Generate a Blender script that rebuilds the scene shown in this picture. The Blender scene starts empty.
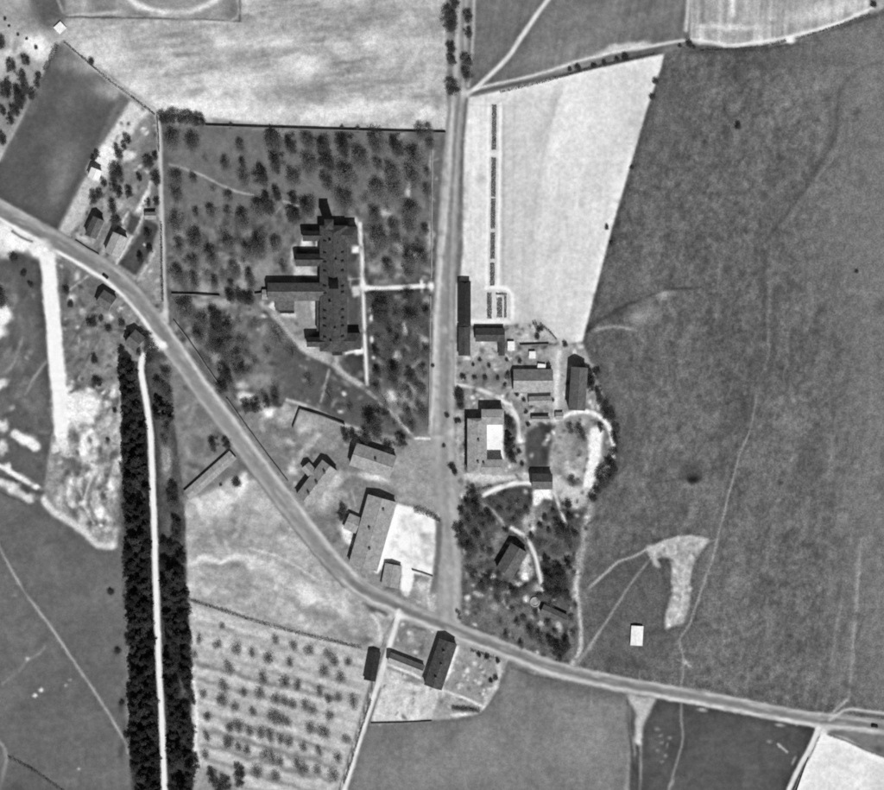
import bpy, bmesh, math, random
import numpy as np
from mathutils import Vector, Matrix
from mathutils.geometry import delaunay_2d_cdt

# ------------------------------------------------------------------ camera, sky, sun, exposure
S = 0.6                                   # metres per photograph pixel
CX, CY = 442.0, 395.0                     # photograph centre
ALT = 1800.0                              # flying height
SUN_EL, SUN_AZ = 50.0, 17.0               # elevation; degrees east of due south (image bottom = south)
def W(x, y, z=0.0): return Vector(((x - CX) * S, (CY - y) * S, z))

scene = bpy.context.scene
cam_data = bpy.data.cameras.new('aerial_camera')
cam = bpy.data.objects.new('aerial_camera', cam_data)
scene.collection.objects.link(cam)
cam.location = (0, 0, ALT)
cam_data.sensor_width = 36.0
cam_data.lens = 36.0 * ALT / (884 * S)
cam_data.clip_start = 1.0
cam_data.clip_end = 20000.0
scene.camera = cam

world = bpy.data.worlds.new('World'); scene.world = world; world.use_nodes = True
wn = world.node_tree.nodes; wl = world.node_tree.links
sky = wn.new('ShaderNodeTexSky'); sky.sky_type = 'NISHITA'; sky.sun_disc = False
sky.altitude = 1800; sky.air_density = 0.7; sky.dust_density = 0.4
sky.sun_elevation = math.radians(SUN_EL); sky.sun_rotation = math.radians(180 - SUN_AZ)
bw = wn.new('ShaderNodeHueSaturation'); bw.inputs['Saturation'].default_value = 0.0   # black and white film
wl.new(sky.outputs[0], bw.inputs['Color']); wl.new(bw.outputs[0], wn['Background'].inputs['Color'])
wn['Background'].inputs['Strength'].default_value = 0.05

sun_data = bpy.data.lights.new('sun', 'SUN'); sun_data.energy = 5.0; sun_data.angle = math.radians(0.55)
sun_data.color = (1, 1, 1)
sun = bpy.data.objects.new('sun', sun_data); scene.collection.objects.link(sun)
a, e = math.radians(SUN_AZ), math.radians(SUN_EL)
to_sun = Vector((math.sin(a) * math.cos(e), -math.cos(a) * math.cos(e), math.sin(e)))
sun.rotation_euler = to_sun.to_track_quat('Z', 'Y').to_euler()
sun.location = to_sun * 500

scene.view_settings.view_transform = 'Standard'
scene.view_settings.look = 'None'
scene.view_settings.exposure = -0.25
scene.view_settings.gamma = 1.0
scene.render.engine = 'CYCLES'
scene.cycles.use_denoising = False
scene.cycles.max_bounces = 4
scene.cycles.diffuse_bounces = 2
scene.cycles.filter_width = 2.0           # soft lens and film

rng = random.Random(11)
NR = np.random.RandomState(5)
C = scene.collection
K_ILLUM = 1.14

# ------------------------------------------------------------------ helpers
def lin(t):
    t = t / 255.0
    return t / 12.92 if t <= 0.04045 else ((t + 0.055) / 1.055) ** 2.4
def tag(o, label, cat=None, group=None, kind=None):
    o['label'] = label
    if cat: o['category'] = cat
    if group: o['group'] = group
    if kind: o['kind'] = kind
    return o
def mesh_obj(name, verts, faces, mat, parent=None, smooth=False):
    me = bpy.data.meshes.new(name); me.from_pydata([tuple(v) for v in verts], [], faces); me.update()
    if smooth: me.polygons.foreach_set('use_smooth', [True] * len(me.polygons))
    if mat: me.materials.append(mat)
    o = bpy.data.objects.new(name, me); C.objects.link(o)
    if parent: o.parent = parent
    return o
def empty(name, loc, rz=0.0):
    o = bpy.data.objects.new(name, None); C.objects.link(o)
    o.location = loc; o.rotation_euler = (0, 0, rz); o.empty_display_size = 1
    return o
class MB:
    def __init__(s): s.v = []; s.f = []
    def add(s, verts, faces):
        b = len(s.v); s.v += [tuple(p) for p in verts]; s.f += [tuple(i + b for i in f) for f in faces]
    def box(s, x0, x1, y0, y1, z0, z1, m=None):
        p = [Vector(q) for q in ((x0,y0,z0),(x1,y0,z0),(x1,y1,z0),(x0,y1,z0),(x0,y0,z1),(x1,y0,z1),(x1,y1,z1),(x0,y1,z1))]
        if m: p = [m @ q for q in p]
        s.add(p, [(0,3,2,1),(4,5,6,7),(0,1,5,4),(1,2,6,5),(2,3,7,6),(3,0,4,7)])
    def tube(s, a, b, r0, r1, n=7):
        a, b = Vector(a), Vector(b); d = (b - a).normalized()
        u = d.orthogonal().normalized(); w = d.cross(u)
        vs = []
        for p, r in ((a, r0), (b, r1)):
            for k in range(n):
                t = 2 * math.pi * k / n; vs.append(p + (u * math.cos(t) + w * math.sin(t)) * r)
        s.add(vs, [(k, (k+1) % n, n + (k+1) % n, n + k) for k in range(n)] + [tuple(range(2*n-1, n-1, -1))])
    def build(s, name, mat, parent=None, smooth=False): return mesh_obj(name, s.v, s.f, mat, parent, smooth)

def nodes_of(m):
    m.use_nodes = True; nt = m.node_tree; b = nt.nodes['Principled BSDF']
    b.inputs['Roughness'].default_value = 0.95
    if 'Specular IOR Level' in b.inputs: b.inputs['Specular IOR Level'].default_value = 0.08
    return nt, b
def noise_node(nt, scale, detail, coord, rough=0.6):
    n = nt.nodes.new('ShaderNodeTexNoise'); n.inputs['Scale'].default_value = scale
    n.inputs['Detail'].default_value = detail; n.inputs['Roughness'].default_value = rough
    nt.links.new(coord, n.inputs['Vector']); return n
def ramp_to(nt, src, lo, hi, f0=0.3, f1=0.7):
    r = nt.nodes.new('ShaderNodeMapRange'); nt.links.new(src, r.inputs['Value'])
    r.inputs['From Min'].default_value = f0; r.inputs['From Max'].default_value = f1
    r.inputs['To Min'].default_value = lo; r.inputs['To Max'].default_value = hi
    return r.outputs[0]
def mul(nt, a, b):
    m = nt.nodes.new('ShaderNodeMath'); m.operation = 'MULTIPLY'
    nt.links.new(a, m.inputs[0]); nt.links.new(b, m.inputs[1]); return m.outputs[0]

def soil_material(name, fine=0.22, mid=0.2, fscale=1.1, mscale=0.16, bump=0.0, stretch=None):
    """ground of any kind: its own tone comes with the mesh, grain and clods from noise"""
    m = bpy.data.materials.new(name); nt, b = nodes_of(m)
    at = nt.nodes.new('ShaderNodeAttribute'); at.attribute_name = 'tone'
    geo = nt.nodes.new('ShaderNodeNewGeometry')
    src = geo.outputs['Position']
    n1 = noise_node(nt, fscale, 2.0, src, 0.7)
    csrc = src
    if stretch:
        mp = nt.nodes.new('ShaderNodeMapping'); mp.inputs['Rotation'].default_value = (0, 0, stretch[0])
        mp.inputs['Scale'].default_value = (stretch[1], stretch[2], 1)
        nt.links.new(src, mp.inputs['Vector']); csrc = mp.outputs[0]
    n2 = noise_node(nt, mscale, 4.0, csrc, 0.62)
    f = mul(nt, ramp_to(nt, n1.outputs['Fac'], 1 - fine, 1 + fine), ramp_to(nt, n2.outputs['Fac'], 1 - mid, 1 + mid))
    mx = nt.nodes.new('ShaderNodeVectorMath'); mx.operation = 'SCALE'
    nt.links.new(at.outputs['Color'], mx.inputs[0]); nt.links.new(f, mx.inputs['Scale'])
    nt.links.new(mx.outputs[0], b.inputs['Base Color'])
    if bump:
        bp = nt.nodes.new('ShaderNodeBump'); bp.inputs['Strength'].default_value = 1.0; bp.inputs['Distance'].default_value = bump
        nt.links.new(n1.outputs['Fac'], bp.inputs['Height']); nt.links.new(bp.outputs[0], b.inputs['Normal'])
    return m
def plain_material(name, tone, fine=0.18, mid=0.18, fscale=1.5, mscale=0.25, bump=0.0, streak=None, tint_obj=0.0):
    m = bpy.data.materials.new(name); nt, b = nodes_of(m)
    tc = nt.nodes.new('ShaderNodeTexCoord'); src = tc.outputs['Object']
    n1 = noise_node(nt, fscale, 2.0, src, 0.7)
    csrc = src
    if streak:
        mp = nt.nodes.new('ShaderNodeMapping'); mp.inputs['Scale'].default_value = streak
        nt.links.new(src, mp.inputs['Vector']); csrc = mp.outputs[0]
    n2 = noise_node(nt, mscale, 3.0, csrc)
    f = mul(nt, ramp_to(nt, n1.outputs['Fac'], 1 - fine, 1 + fine), ramp_to(nt, n2.outputs['Fac'], 1 - mid, 1 + mid))
    if tint_obj:
        oi = nt.nodes.new('ShaderNodeObjectInfo')
        f = mul(nt, f, ramp_to(nt, oi.outputs['Random'], 1 - tint_obj, 1 + tint_obj, 0, 1))
    v = nt.nodes.new('ShaderNodeVectorMath'); v.operation = 'SCALE'
    v.inputs[0].default_value = (tone, tone, tone); nt.links.new(f, v.inputs['Scale'])
    nt.links.new(v.outputs[0], b.inputs['Base Color'])
    if bump:
        bp = nt.nodes.new('ShaderNodeBump'); bp.inputs['Distance'].default_value = bump
        nt.links.new(n1.outputs['Fac'], bp.inputs['Height']); nt.links.new(bp.outputs[0], b.inputs['Normal'])
    return m

M = {
 'crop': soil_material('cultivated_soil', 0.16, 0.17, 1.2, 0.30),
 'pale': soil_material('pale_sandy_soil', 0.10, 0.06, 1.2, 0.2),
 'grass': soil_material('meadow_grass', 0.2, 0.16, 1.3, 0.2),
 'moor': soil_material('rough_moor_grass', 0.30, 0.2, 1.0, 0.25),
 'wood': soil_material('woodland_floor', 0.4, 0.3, 1.2, 0.25),
 'yard': soil_material('trodden_yard_soil', 0.15, 0.22, 1.2, 0.3),
 'rubble': soil_material('rubble_strewn_soil', 0.18, 0.26, 1.1, 0.3),
 'road': soil_material('rolled_gravel_road', 0.09, 0.09, 1.6, 0.2),
 'track': soil_material('white_gravel_track', 0.06, 0.07, 1.6, 0.3),
 'roof_slate': plain_material('dark_slate_roof', lin(74), 0.42, 0.3, 1.3, 0.35),
 'roof_tar': plain_material('black_tarred_roof', lin(50), 0.4, 0.3, 1.3, 0.35),
 'roof_tile': plain_material('weathered_clay_tile_roof', lin(148), 0.24, 0.24, 1.2, 0.35),
 'roof_dark_tile': plain_material('dark_brown_tile_roof', lin(96), 0.32, 0.28, 1.2, 0.35),
 'roof_pale': plain_material('pale_cement_roof', lin(165), 0.2, 0.22, 1.2, 0.4),
 'roof_white': plain_material('whitewashed_roof', lin(228), 0.12, 0.14, 1.2, 0.5),
 'plaster': plain_material('limewashed_wall', 0.5, 0.1, 0.12),
 'brick': plain_material('brick_wall', 0.26, 0.15, 0.15),
 'dark_brick': plain_material('sooty_chimney_brick', 0.10, 0.2, 0.2),
 'stone': plain_material('field_stone', 0.28, 0.2, 0.2),
 'dark_stone': plain_material('mossy_stone', 0.17, 0.2, 0.2),
 'lead': plain_material('dull_lead', 0.03, 0.15, 0.15),
 'soot': plain_material('black_tarred_boards', 0.010, 0.1, 0.1),
 'bark': plain_material('tree_bark', 0.11, 0.2, 0.2, 4),
 'leaf': plain_material('broad_leaf', 0.14, 0.3, 0.25, 1.2, 0.3, tint_obj=0.3),
 'leaf_dark': plain_material('dark_broad_leaf', 0.074, 0.3, 0.25, 1.2, 0.3, tint_obj=0.3),
 'leaf_pale': plain_material('pale_orchard_leaf', 0.21, 0.3, 0.25, 1.2, 0.3, tint_obj=0.25),
 'needle': plain_material('spruce_needle', 0.044, 0.3, 0.25, 1.2, 0.3, tint_obj=0.5),
 'hedge': plain_material('hedge_leaf', 0.085, 0.3, 0.3, 1.2, 0.3),
 'bed': plain_material('low_crop_leaf', 0.15, 0.25, 0.2, 1.2, 0.3),
 'car_paint': plain_material('dark_car_paint', 0.02, 0.05, 0.05),
 'rubber': plain_material('tyre_rubber', 0.02, 0.1, 0.1),
 'glass': plain_material('dark_window_glass', 0.03, 0.05, 0.05),
}
for k in ('car_paint', 'glass'):
    M[k].node_tree.nodes['Principled BSDF'].inputs['Roughness'].default_value = 0.35

# ------------------------------------------------------------------ the tone of the land (albedo, no light in it)
OX, OY, CW, CH = -46, -46, 976, 882
canvas = np.full((CH, CW), 112.0, np.float64)
gx, gy = np.meshgrid(np.arange(CW) + OX + 0.5, np.arange(CH) + OY + 0.5)
_tab = NR.rand(512, 512)
def vnoise(u, v):
    iu = np.floor(u).astype(int); iv = np.floor(v).astype(int); fu = u - iu; fv = v - iv
    fu = fu * fu * (3 - 2 * fu); fv = fv * fv * (3 - 2 * fv)
    g = lambda i, j: _tab[i % 512, j % 512]
    return (g(iu, iv) * (1 - fu) + g(iu + 1, iv) * fu) * (1 - fv) + (g(iu, iv + 1) * (1 - fu) + g(iu + 1, iv + 1) * fu) * fv
def fbm(sx, sy, ang=0.0, octv=4, off=0.0, x=None, y=None):
    x = gx if x is None else x; y = gy if y is None else y
    c, s = math.cos(math.radians(ang)), math.sin(math.radians(ang))
    u = (x * c + y * s) / sx + off; v = (-x * s + y * c) / sy + off * 1.7
    t = 0; amp = 1; tot = 0
    for k in range(octv):
        t = t + amp * (vnoise(u + 31.7 * k, v + 17.3 * k) - 0.5); tot += amp; amp *= 0.58; u = u * 2.03; v = v * 2.03
    return t / tot * 2.6
def inside(poly, x, y):
    r = np.zeros(x.shape, bool); n = len(poly)
    for i in range(n):
        x0, y0 = poly[i]; x1, y1 = poly[(i + 1) % n]
        if y0 == y1: continue
        c = ((y0 > y) != (y1 > y)) & (x < (x1 - x0) * (y - y0) / (y1 - y0) + x0)
        r ^= c
    return r
def blur(a, s):
    if s <= 0: return a
    r = int(3 * s + 1); k = np.exp(-0.5 * (np.arange(-r, r + 1) / s) ** 2); k /= k.sum()
    p = np.pad(a, r, mode='edge')
    p = sum(k[i] * p[:, i:i + a.shape[1]] for i in range(2 * r + 1))
    return sum(k[i] * p[i:i + a.shape[0], :] for i in range(2 * r + 1))
wob_x, wob_y = fbm(14, 14, 0, 3, 3.1), fbm(14, 14, 0, 3, 9.4)
def window(x0, y0, x1, y1, pad):
    a, b = int(max(0, x0 - pad - OX)), int(min(CW, x1 + pad - OX)); c, d = int(max(0, y0 - pad - OY)), int(min(CH, y1 + pad - OY))
    return slice(c, max(c, d)), slice(a, max(a, b))
def poly_mask(poly, soft=0.9, wob=0.0):
    xs, ys = [p[0] for p in poly], [p[1] for p in poly]
    sl = window(min(xs), min(ys), max(xs), max(ys), 4 * soft + 4 + 2 * wob)
    m = inside(poly, gx[sl] + wob * wob_x[sl], gy[sl] + wob * wob_y[sl]).astype(float)
    return sl, blur(m, soft)
def P(tone, poly, soft=0.9, alpha=1.0, wob=0.0):
    sl, m = poly_mask(poly, soft, wob); m *= alpha
    canvas[sl] = canvas[sl] * (1 - m) + tone * m
def B(tone, x, y, rx, ry=None, ang=0, alpha=0.8, wob=2.5):
    ry = ry or rx; r = max(rx, ry) * 1.9 + 4
    sl = window(x - r, y - r, x + r, y + r, 2)
    dx, dy = gx[sl] - x + wob * wob_x[sl], gy[sl] - y + wob * wob_y[sl]
    c, s = math.cos(math.radians(ang)), math.sin(math.radians(ang))
    u, v = (dx * c + dy * s) / rx, (-dx * s + dy * c) / ry
    m = alpha * np.exp(-(u * u + v * v) ** 1.3)
    canvas[sl] = canvas[sl] * (1 - m) + tone * m
def dist_line(pts, x, y):
    best = np.full(x.shape, 1e9)
    for (x0, y0), (x1, y1) in zip(pts[:-1], pts[1:]):
        dx, dy = x1 - x0, y1 - y0; L = dx * dx + dy * dy + 1e-9
        t = np.clip(((x - x0) * dx + (y - y0) * dy) / L, 0, 1)
        best = np.minimum(best, np.hypot(x - x0 - t * dx, y - y0 - t * dy))
    return best
def smooth_line(pts, step=4.0):
    """Catmull-Rom through the points"""
    out = []
    q = [pts[0]] + list(pts) + [pts[-1]]
    for i in range(1, len(q) - 2):
        p0, p1, p2, p3 = (np.array(q[j], float) for j in (i - 1, i, i + 1, i + 2))
        n = max(1, int(np.hypot(*(p2 - p1)) / step))
        for k in range(n):
            t = k / n
            out.append(tuple(0.5 * (2 * p1 + (p2 - p0) * t + (2 * p0 - 5 * p1 + 4 * p2 - p3) * t * t + (3 * p1 - p0 - 3 * p2 + p3) * t ** 3)))
    out.append(tuple(map(float, pts[-1]))); return out
def L(tone, w, pts, alpha=0.9, soft=0.8, wob=0.6, curve=True):
    if curve and len(pts) > 2: pts = smooth_line(pts, 5)
    xs, ys = [p[0] for p in pts], [p[1] for p in pts]
    sl = window(min(xs), min(ys), max(xs), max(ys), w + 4 * soft + 2)
    d = dist_line(pts, gx[sl] + wob * wob_x[sl], gy[sl] + wob * wob_y[sl])
    m = alpha / (1 + np.exp((d - w / 2) / (0.45 * soft)))
    canvas[sl] = canvas[sl] * (1 - m) + tone * m
def offset(pts, d):
    """parallel line, d > 0 to the right of travel on the picture (y down)"""
    p = np.array(pts, float); t = np.gradient(p, axis=0); t /= np.hypot(t[:, 0], t[:, 1])[:, None] + 1e-9
    dd = np.interp(np.linspace(0, 1, len(p)), np.linspace(0, 1, len(d)), d) if hasattr(d, '__len__') else d
    return [(a, b) for a, b in np.stack([p[:, 0] - t[:, 1] * dd, p[:, 1] + t[:, 0] * dd], 1)]
def N(poly, amp, sx, sy=None, ang=0, octv=4, soft=3, off=0.0):
    sl, m = poly_mask(poly, soft)
    canvas[sl] += m * amp * fbm(sx, sy or sx, ang, octv, off, gx[sl], gy[sl])

# fields: name, label, tone, material, outline (photograph pixels turned into metres by W)
F = {}
def field(key, name, label, cat, tone, mat, poly): F[key] = (name, label, cat, tone, mat, poly)
field('top', 'field', 'wide pale mottled field above the walled park', 'field', 176, 'crop', [(66,-40),(446,-40),(447,131),(300,128),(161,112),(110,76),(62,40)])
field('nw', 'field', 'pale grey plot with trees in the upper left corner', 'field', 165, 'crop', [(-40,-40),(66,-40),(62,40),(45,72),(22,120),(0,163),(-40,185)])
field('f1', 'field', 'dark grey four-sided field beside the upper left gardens', 'field', 98, 'grass', [(62,40),(126,98),(56,234),(0,206),(-40,190),(-40,185),(0,163),(22,120),(45,72)])
field('gardens', 'garden_ground', 'narrow garden plots of the houses between dark field and lane', 'garden', 140, 'yard', [(126,98),(110,76),(161,112),(166,322),(140,300),(100,264),(56,234)])
field('park', 'park_lawn', 'grey lawn of the walled park with scattered trees', 'lawn', 112, 'grass', [(161,112),(300,128),(447,131),(444,250),(434,440),(412,440),(346,424),(300,405),(238,412),(166,322)])
field('village', 'village_ground', 'grey trodden ground among the houses left of the wide road', 'ground', 138, 'yard', [(238,412),(300,405),(346,424),(412,440),(434,440),(440,628),(400,608),(360,588),(300,520),(250,455)])
field('white', 'field', 'brilliant pale sandy field right of the upper road', 'field', 213, 'pale', [(466,95),(665,53),(661,70),(648,108),(612,230),(583,342),(560,345),(540,322),(500,326),(454,326),(450,250)])
field('farm', 'farm_ground', 'light grey ground among the farm buildings right of the road', 'ground', 150, 'yard', [(446,326),(500,326),(540,322),(560,345),(583,342),(592,365),(615,420),(612,470),(598,492),(575,500),(520,486),(455,500),(445,500)])
field('se', 'garden_ground', 'dark overgrown garden ground right of the lower wide road', 'garden', 98, 'wood', [(445,500),(455,500),(520,486),(575,500),(598,492),(582,560),(575,610),(576,670),(510,650),(449,628)])
field('moor', 'moor', 'large dark mottled rough grassland filling the right side', 'moor', 106, 'moor', [(665,53),(690,44),(735,48),(800,42),(930,-10),(930,730),(836,718),(654,688),(576,670),(575,610),(582,560),(598,492),(612,470),(615,420),(592,365),(583,342),(612,230),(648,108),(661,70)])
field('n2', 'field', 'plain grey field at the top beside the tree-lined road', 'field', 117, 'grass', [(466,95),(475,-40),(690,-40),(690,44),(665,53)])
field('n3', 'field', 'pale striped field in the upper right corner', 'field', 172, 'crop', [(690,-40),(930,-40),(930,-10),(800,42),(735,48),(690,44)])
field('west', 'pasture', 'grey pasture with white bare patches at the left edge', 'pasture', 106, 'grass', [(-40,194),(0,215),(42,242),(52,430),(42,505),(0,488),(-40,470)])
field('spoil', 'rough_ground', 'rubble-strewn pale waste ground between white strip and conifers', 'ground', 140, 'rubble', [(42,242),(100,270),(150,318),(160,345),(140,362),(125,360),(118,548),(85,536),(42,505),(52,430)])
field('mead', 'meadow', 'smooth grey meadow crossed by a thin path, lower left', 'meadow', 107, 'grass', [(-40,470),(0,488),(42,505),(85,536),(118,548),(120,540),(133,830),(-40,830)])
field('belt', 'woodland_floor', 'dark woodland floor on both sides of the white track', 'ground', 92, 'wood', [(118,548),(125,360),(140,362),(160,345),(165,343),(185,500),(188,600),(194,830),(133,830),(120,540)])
field('tri', 'rough_ground', 'rough grey triangle between conifer belt and diagonal road', 'ground', 124, 'grass', [(165,343),(258,478),(185,500)])
field('mid', 'field', 'pale blotchy field below the diagonal road, above the orchard', 'field', 172, 'crop', [(185,500),(258,478),(335,570),(365,597),(398,612),(380,645),(365,650),(188,600)])
field('orch', 'orchard_ground', 'pale banded orchard ground with rows of small trees', 'ground', 180, 'crop', [(188,600),(365,650),(380,648),(328,830),(194,830)])
field('plots', 'garden_ground', 'pale garden plots of the houses below the main road', 'garden', 160, 'yard', [(398,610),(512,655),(482,714),(437,722),(368,726),(380,648)])
field('south', 'field', 'smooth mid grey field at the bottom centre', 'field', 126, 'crop', [(512,655),(632,682),(629,830),(326,830),(368,726),(437,722),(482,714)])
field('se2', 'field', 'dark grey field below the road, lower right', 'field', 88, 'grass', [(632,682),(820,724),(783,830),(629,830)])
field('corner', 'field', 'bright pale field in the lower right corner', 'field', 226, 'pale', [(820,724),(930,735),(930,830),(780,830)])
field('verge', 'road_verge', 'grey grass verge of the wide upright road', 'verge', 140, 'grass', [(446,-40),(475,-40),(466,95),(454,326),(445,500),(449,628),(440,628),(434,440),(444,250),(447,131)])
for k, (nm, lb, ct, tone, mt, poly) in F.items(): P(tone, poly, 1.1)
fp = lambda k: F[k][5]

# --- top field
N(fp('top'), 34, 60, 26, -8, 4, 4, 1.0); N(fp('top'), 20, 34, 5, -6, 4, 4, 2.0); N(fp('top'), 10, 5, 4, 0, 3, 4, 2.5)
for x, y, rx, ry, al in ((105,60,40,14,.5),(215,88,60,14,.7),(120,88,25,12,.5),(240,108,80,12,.8),(300,68,26,14,.75),(330,112,90,10,.8),(180,105,30,12,.8),(270,40,50,12,.35),(400,40,35,10,.35),(420,115,30,10,.6),(95,45,20,8,.7)):
    B(238, x, y, rx, ry, -4, al)
for x, y, rx, ry, al in ((150,100,26,9,.0),(195,92,14,5,.5),(330,90,40,12,.35),(405,70,36,14,.4),(280,96,22,8,.35),(140,40,60,10,.35),(330,20,70,12,.4),(420,20,30,20,.35)):
    B(140, x, y, rx, ry, -6, al)
P(138, [(70,-30),(241,-30),(240,20),(150,17),(68,17)], 1.5, .7); B(118, 95, 4, 22, 12, 0, .6); B(112, 232, 8, 9, 12, 0, .6)
L(232, 5, [(122,-12),(136,4),(160,11),(185,12),(205,6),(226,-8)], .85, 2.4); L(205, 3, [(70,16),(120,12)], .6, 1.5)
L(92, 1.6, [(66,17),(150,18),(240,21)], .8, .7); L(95, 1.5, [(239,-20),(240,21)], .7, .7); L(205, 1.6, [(232,-20),(233,20),(150,14)], .4, .8)
L(205, 4, [(445,-20),(445,60),(446,120)], .35, 2); B(150, 438, 50, 7, 40, 0, .5)
# --- north west plot
N(fp('nw'), 22, 26, 16, 30, 4, 3, 5.0)
P(92, [(28,-20),(66,-30),(66,20),(58,26),(46,28),(30,8)], 4, .85); B(118, 30, 20, 16, 10, 40, .5)
B(236, 38, 48, 14, 13, 0, .95); B(236, 30, 44, 10, 10, 0, .7); B(225, 6, 60, 8, 14, 20, .7); B(190, 12, 24, 16, 10, 0, .6); B(215, 18, 57, 6, 8, 0, .7)
B(225, 15, 76, 8, 8, 0, .5); B(120, 20, 100, 18, 20, 0, .5); B(130, 4, 130, 12, 26, 0, .5)
L(190, 2.2, [(57,-20),(58,0),(63,12)], .5, 1)
# --- dark quadrilateral field
N(fp('f1'), 9, 40, 18, -40, 4, 3, 6.0)
B(130, 62, 160, 22, 14, -40, .6); B(140, 60, 185, 10, 22, 25, .6); B(84, 30, 165, 26, 18, -30, .35); B(92, 85, 120, 26, 16, -30, .4)
# --- gardens
N(fp('gardens'), 26, 8, 5, -60, 4, 2, 7.0)
P(120, [(120,93),(130,100),(78,190),(60,228),(56,232)], 1.5, .9)
P(204, [(131,101),(149,110),(128,142),(108,176),(93,180),(86,170),(104,142)], 1.6, .95)
P(230, [(103,144),(120,150),(112,170),(104,183),(92,182),(90,168)], 2, .9); P(186, [(86,176),(100,185),(80,222),(68,236),(58,232)], 1.6, .9)
P(214, [(122,150),(136,152),(135,160),(123,162)], 1.4, .9); P(120, [(150,112),(159,118),(160,155),(140,190),(132,180)], 2, .7); B(150, 142, 132, 7, 14, 30, .7)
P(215, [(146,190),(150,192),(140,213),(135,212)], 1.2, .9); L(200, 1.6, [(128,212),(122,226),(128,236)], .8, .7)
L(186, 2.2, [(150,182),(142,218),(130,240),(116,264)], .9, .8)
P(88, [(131,214),(141,218),(133,236),(126,230)], 1.1, .95); P(84, [(146,218),(159,226),(150,252),(136,276),(118,264),(134,242)], 1.2, .95); P(150, [(152,254),(160,246),(162,304),(137,280)], 1.4, .9)
L(205, 1.8, [(155,252),(138,280)], .6, 1); B(200, 84, 238, 8, 3, 33, .7); L(110, 2.2, [(76,240),(98,254)], .8, .7)
B(180, 110, 246, 7, 7, 0, .8); B(190, 107, 205, 5, 5, 0, .5); B(196, 120, 205, 4, 4, 0, .5); B(110, 116, 178, 12, 20, 20, .35)
# --- park
N(fp('park'), 17, 17, 17, 0, 4, 4, 8.0); N([(166,200),(440,200),(430,420),(238,405),(166,320)], 20, 6, 9, 0, 3, 6, 8.5)
P(118, [(166,130),(440,134),(436,200),(166,215)], 6, .6)
L(170, 1.8, [(170,164),(200,174),(232,190),(264,197)], .7, .8); L(178, 1.8, [(284,201),(298,206)], .8, .8); L(160, 1.4, [(281,206),(276,214)], .5, .8)
for x, y, rx, ry, t, al in ((205,290,9,8,150,.8),(222,304,14,6,150,.8),(240,268,8,7,150,.7),(243,284,9,9,145,.7),(262,275,10,14,140,.6),(200,304,12,5,150,.6),(190,345,6,8,150,.6),(213,355,6,8,145,.6),
        (356,222,7,4,170,.8),(388,213,6,5,165,.8),(398,250,6,9,150,.6),(404,265,8,5,165,.6),(376,268,7,6,150,.6),(430,240,5,14,160,.6),(408,190,3,8,165,.7),(432,160,2.5,18,170,.6),(410,388,12,5,165,.7),(393,398,10,7,195,.8),
        (397,356,4,5,185,.7),(380,360,6,5,140,.5),(405,330,3,7,185,.7),(424,340,4,5,170,.6),(385,335,4,4,150,.5),(423,365,8,8,140,.6),(415,400,12,9,150,.6),(370,395,10,8,120,.4),(400,305,10,12,125,.5),(235,322,10,12,125,.5),
        (262,360,18,14,128,.6),(255,345,12,9,132,.5),(330,390,10,8,150,.6),(241,385,7,6,165,.7),(262,380,14,9,140,.6),(245,398,8,6,205,.8),(268,412,5,4,215,.8),(262,405,7,6,175,.6),(284,418,10,9,165,.7),(236,366,3,5,170,.6)):
    B(t, x, y, rx, ry, 0, al)
P(88, [(268,345),(318,352),(352,372),(388,402),(380,420),(345,420),(330,405),(318,405),(288,395)], 5, .8); B(140, 280, 318, 10, 10, 0, .6); B(118, 250, 340, 24, 18, 0, .5)
P(84, [(367,292),(430,290),(430,360),(400,372),(385,390),(366,372)], 5, .7)
P(90, [(347,246),(357,246),(358,290),(358,330),(347,330)], 1.2, .9); P(80, [(346,352),(363,352),(364,384),(352,372),(344,360)], 1.3, .95); P(128, [(340,350),(347,350),(347,357),(340,356)], 1, .7)
# paths of the park
L(172, 5.5, [(262,303),(270,312),(285,328),(300,345),(318,357),(332,362),(345,375),(362,387)], .95, 1.6, 1.2)
L(175, 9, [(302,344),(320,355),(334,360)], .9, 2); L(150, 3, [(362,387),(378,400),(393,416),(408,432),(414,438)], .85, 1); L(205, 2.4, [(396,416),(412,434)], .8, .8)
P(155, [(292,300),(318,300),(318,330),(306,338),(300,342),(282,325),(286,314)], 2, .9); P(208, [(271,302),(276,302),(276,312),(296,313),(296,318),(280,316),(268,308)], 1.2, .9); P(195, [(311,301),(318,301),(317,320),(312,318)], 1.2, .8)
B(215, 263, 316, 4, 3, 0, .8); B(205, 312, 346, 8, 3, 20, .7); P(190, [(294,266),(318,266),(318,277),(294,276)], 1.1, .95); P(205, [(302,238),(319,240),(319,248),(300,248)], 1.1, .95); P(180, [(301,234),(296,248),(294,276),(290,262),(292,246)], 1.5, .8)
B(160, 268, 262, 18, 12, 0, .5)
L(170, 2, [(329,370),(326,382),(321,402)], .7, .8); B(205, 343, 393, 2.5, 2, 0, .9); B(200, 341, 411, 2.4, 2, 0, .8); L(185, 3, [(287,400),(312,408),(342,424),(362,430)], .8, 1.2)
L(232, 3.6, [(360,224),(362,260),(363,285)], .95, .7, .3); L(226, 3.2, [(363,285),(364,320),(366,360),(367,384)], .9, .8, .3); L(236, 4.2, [(363,288),(390,288),(424,286)], .95, .7, .3); B(242, 364, 288, 5, 5, 0, .95, 1); B(240, 431, 287, 4, 5, 0, .9, 1)
L(236, 3, [(421,281),(422,291)], .9, .7); P(232, [(352,246),(361,246),(361,253),(352,253)], .9, .9); P(210, [(352,286),(360,286),(360,296),(353,297)], 1, .8); L(200, 2.4, [(346,353),(362,351)], .95, .8); P(215, [(355,348),(364,348),(364,354),(355,355)], .9, .9)
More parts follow.
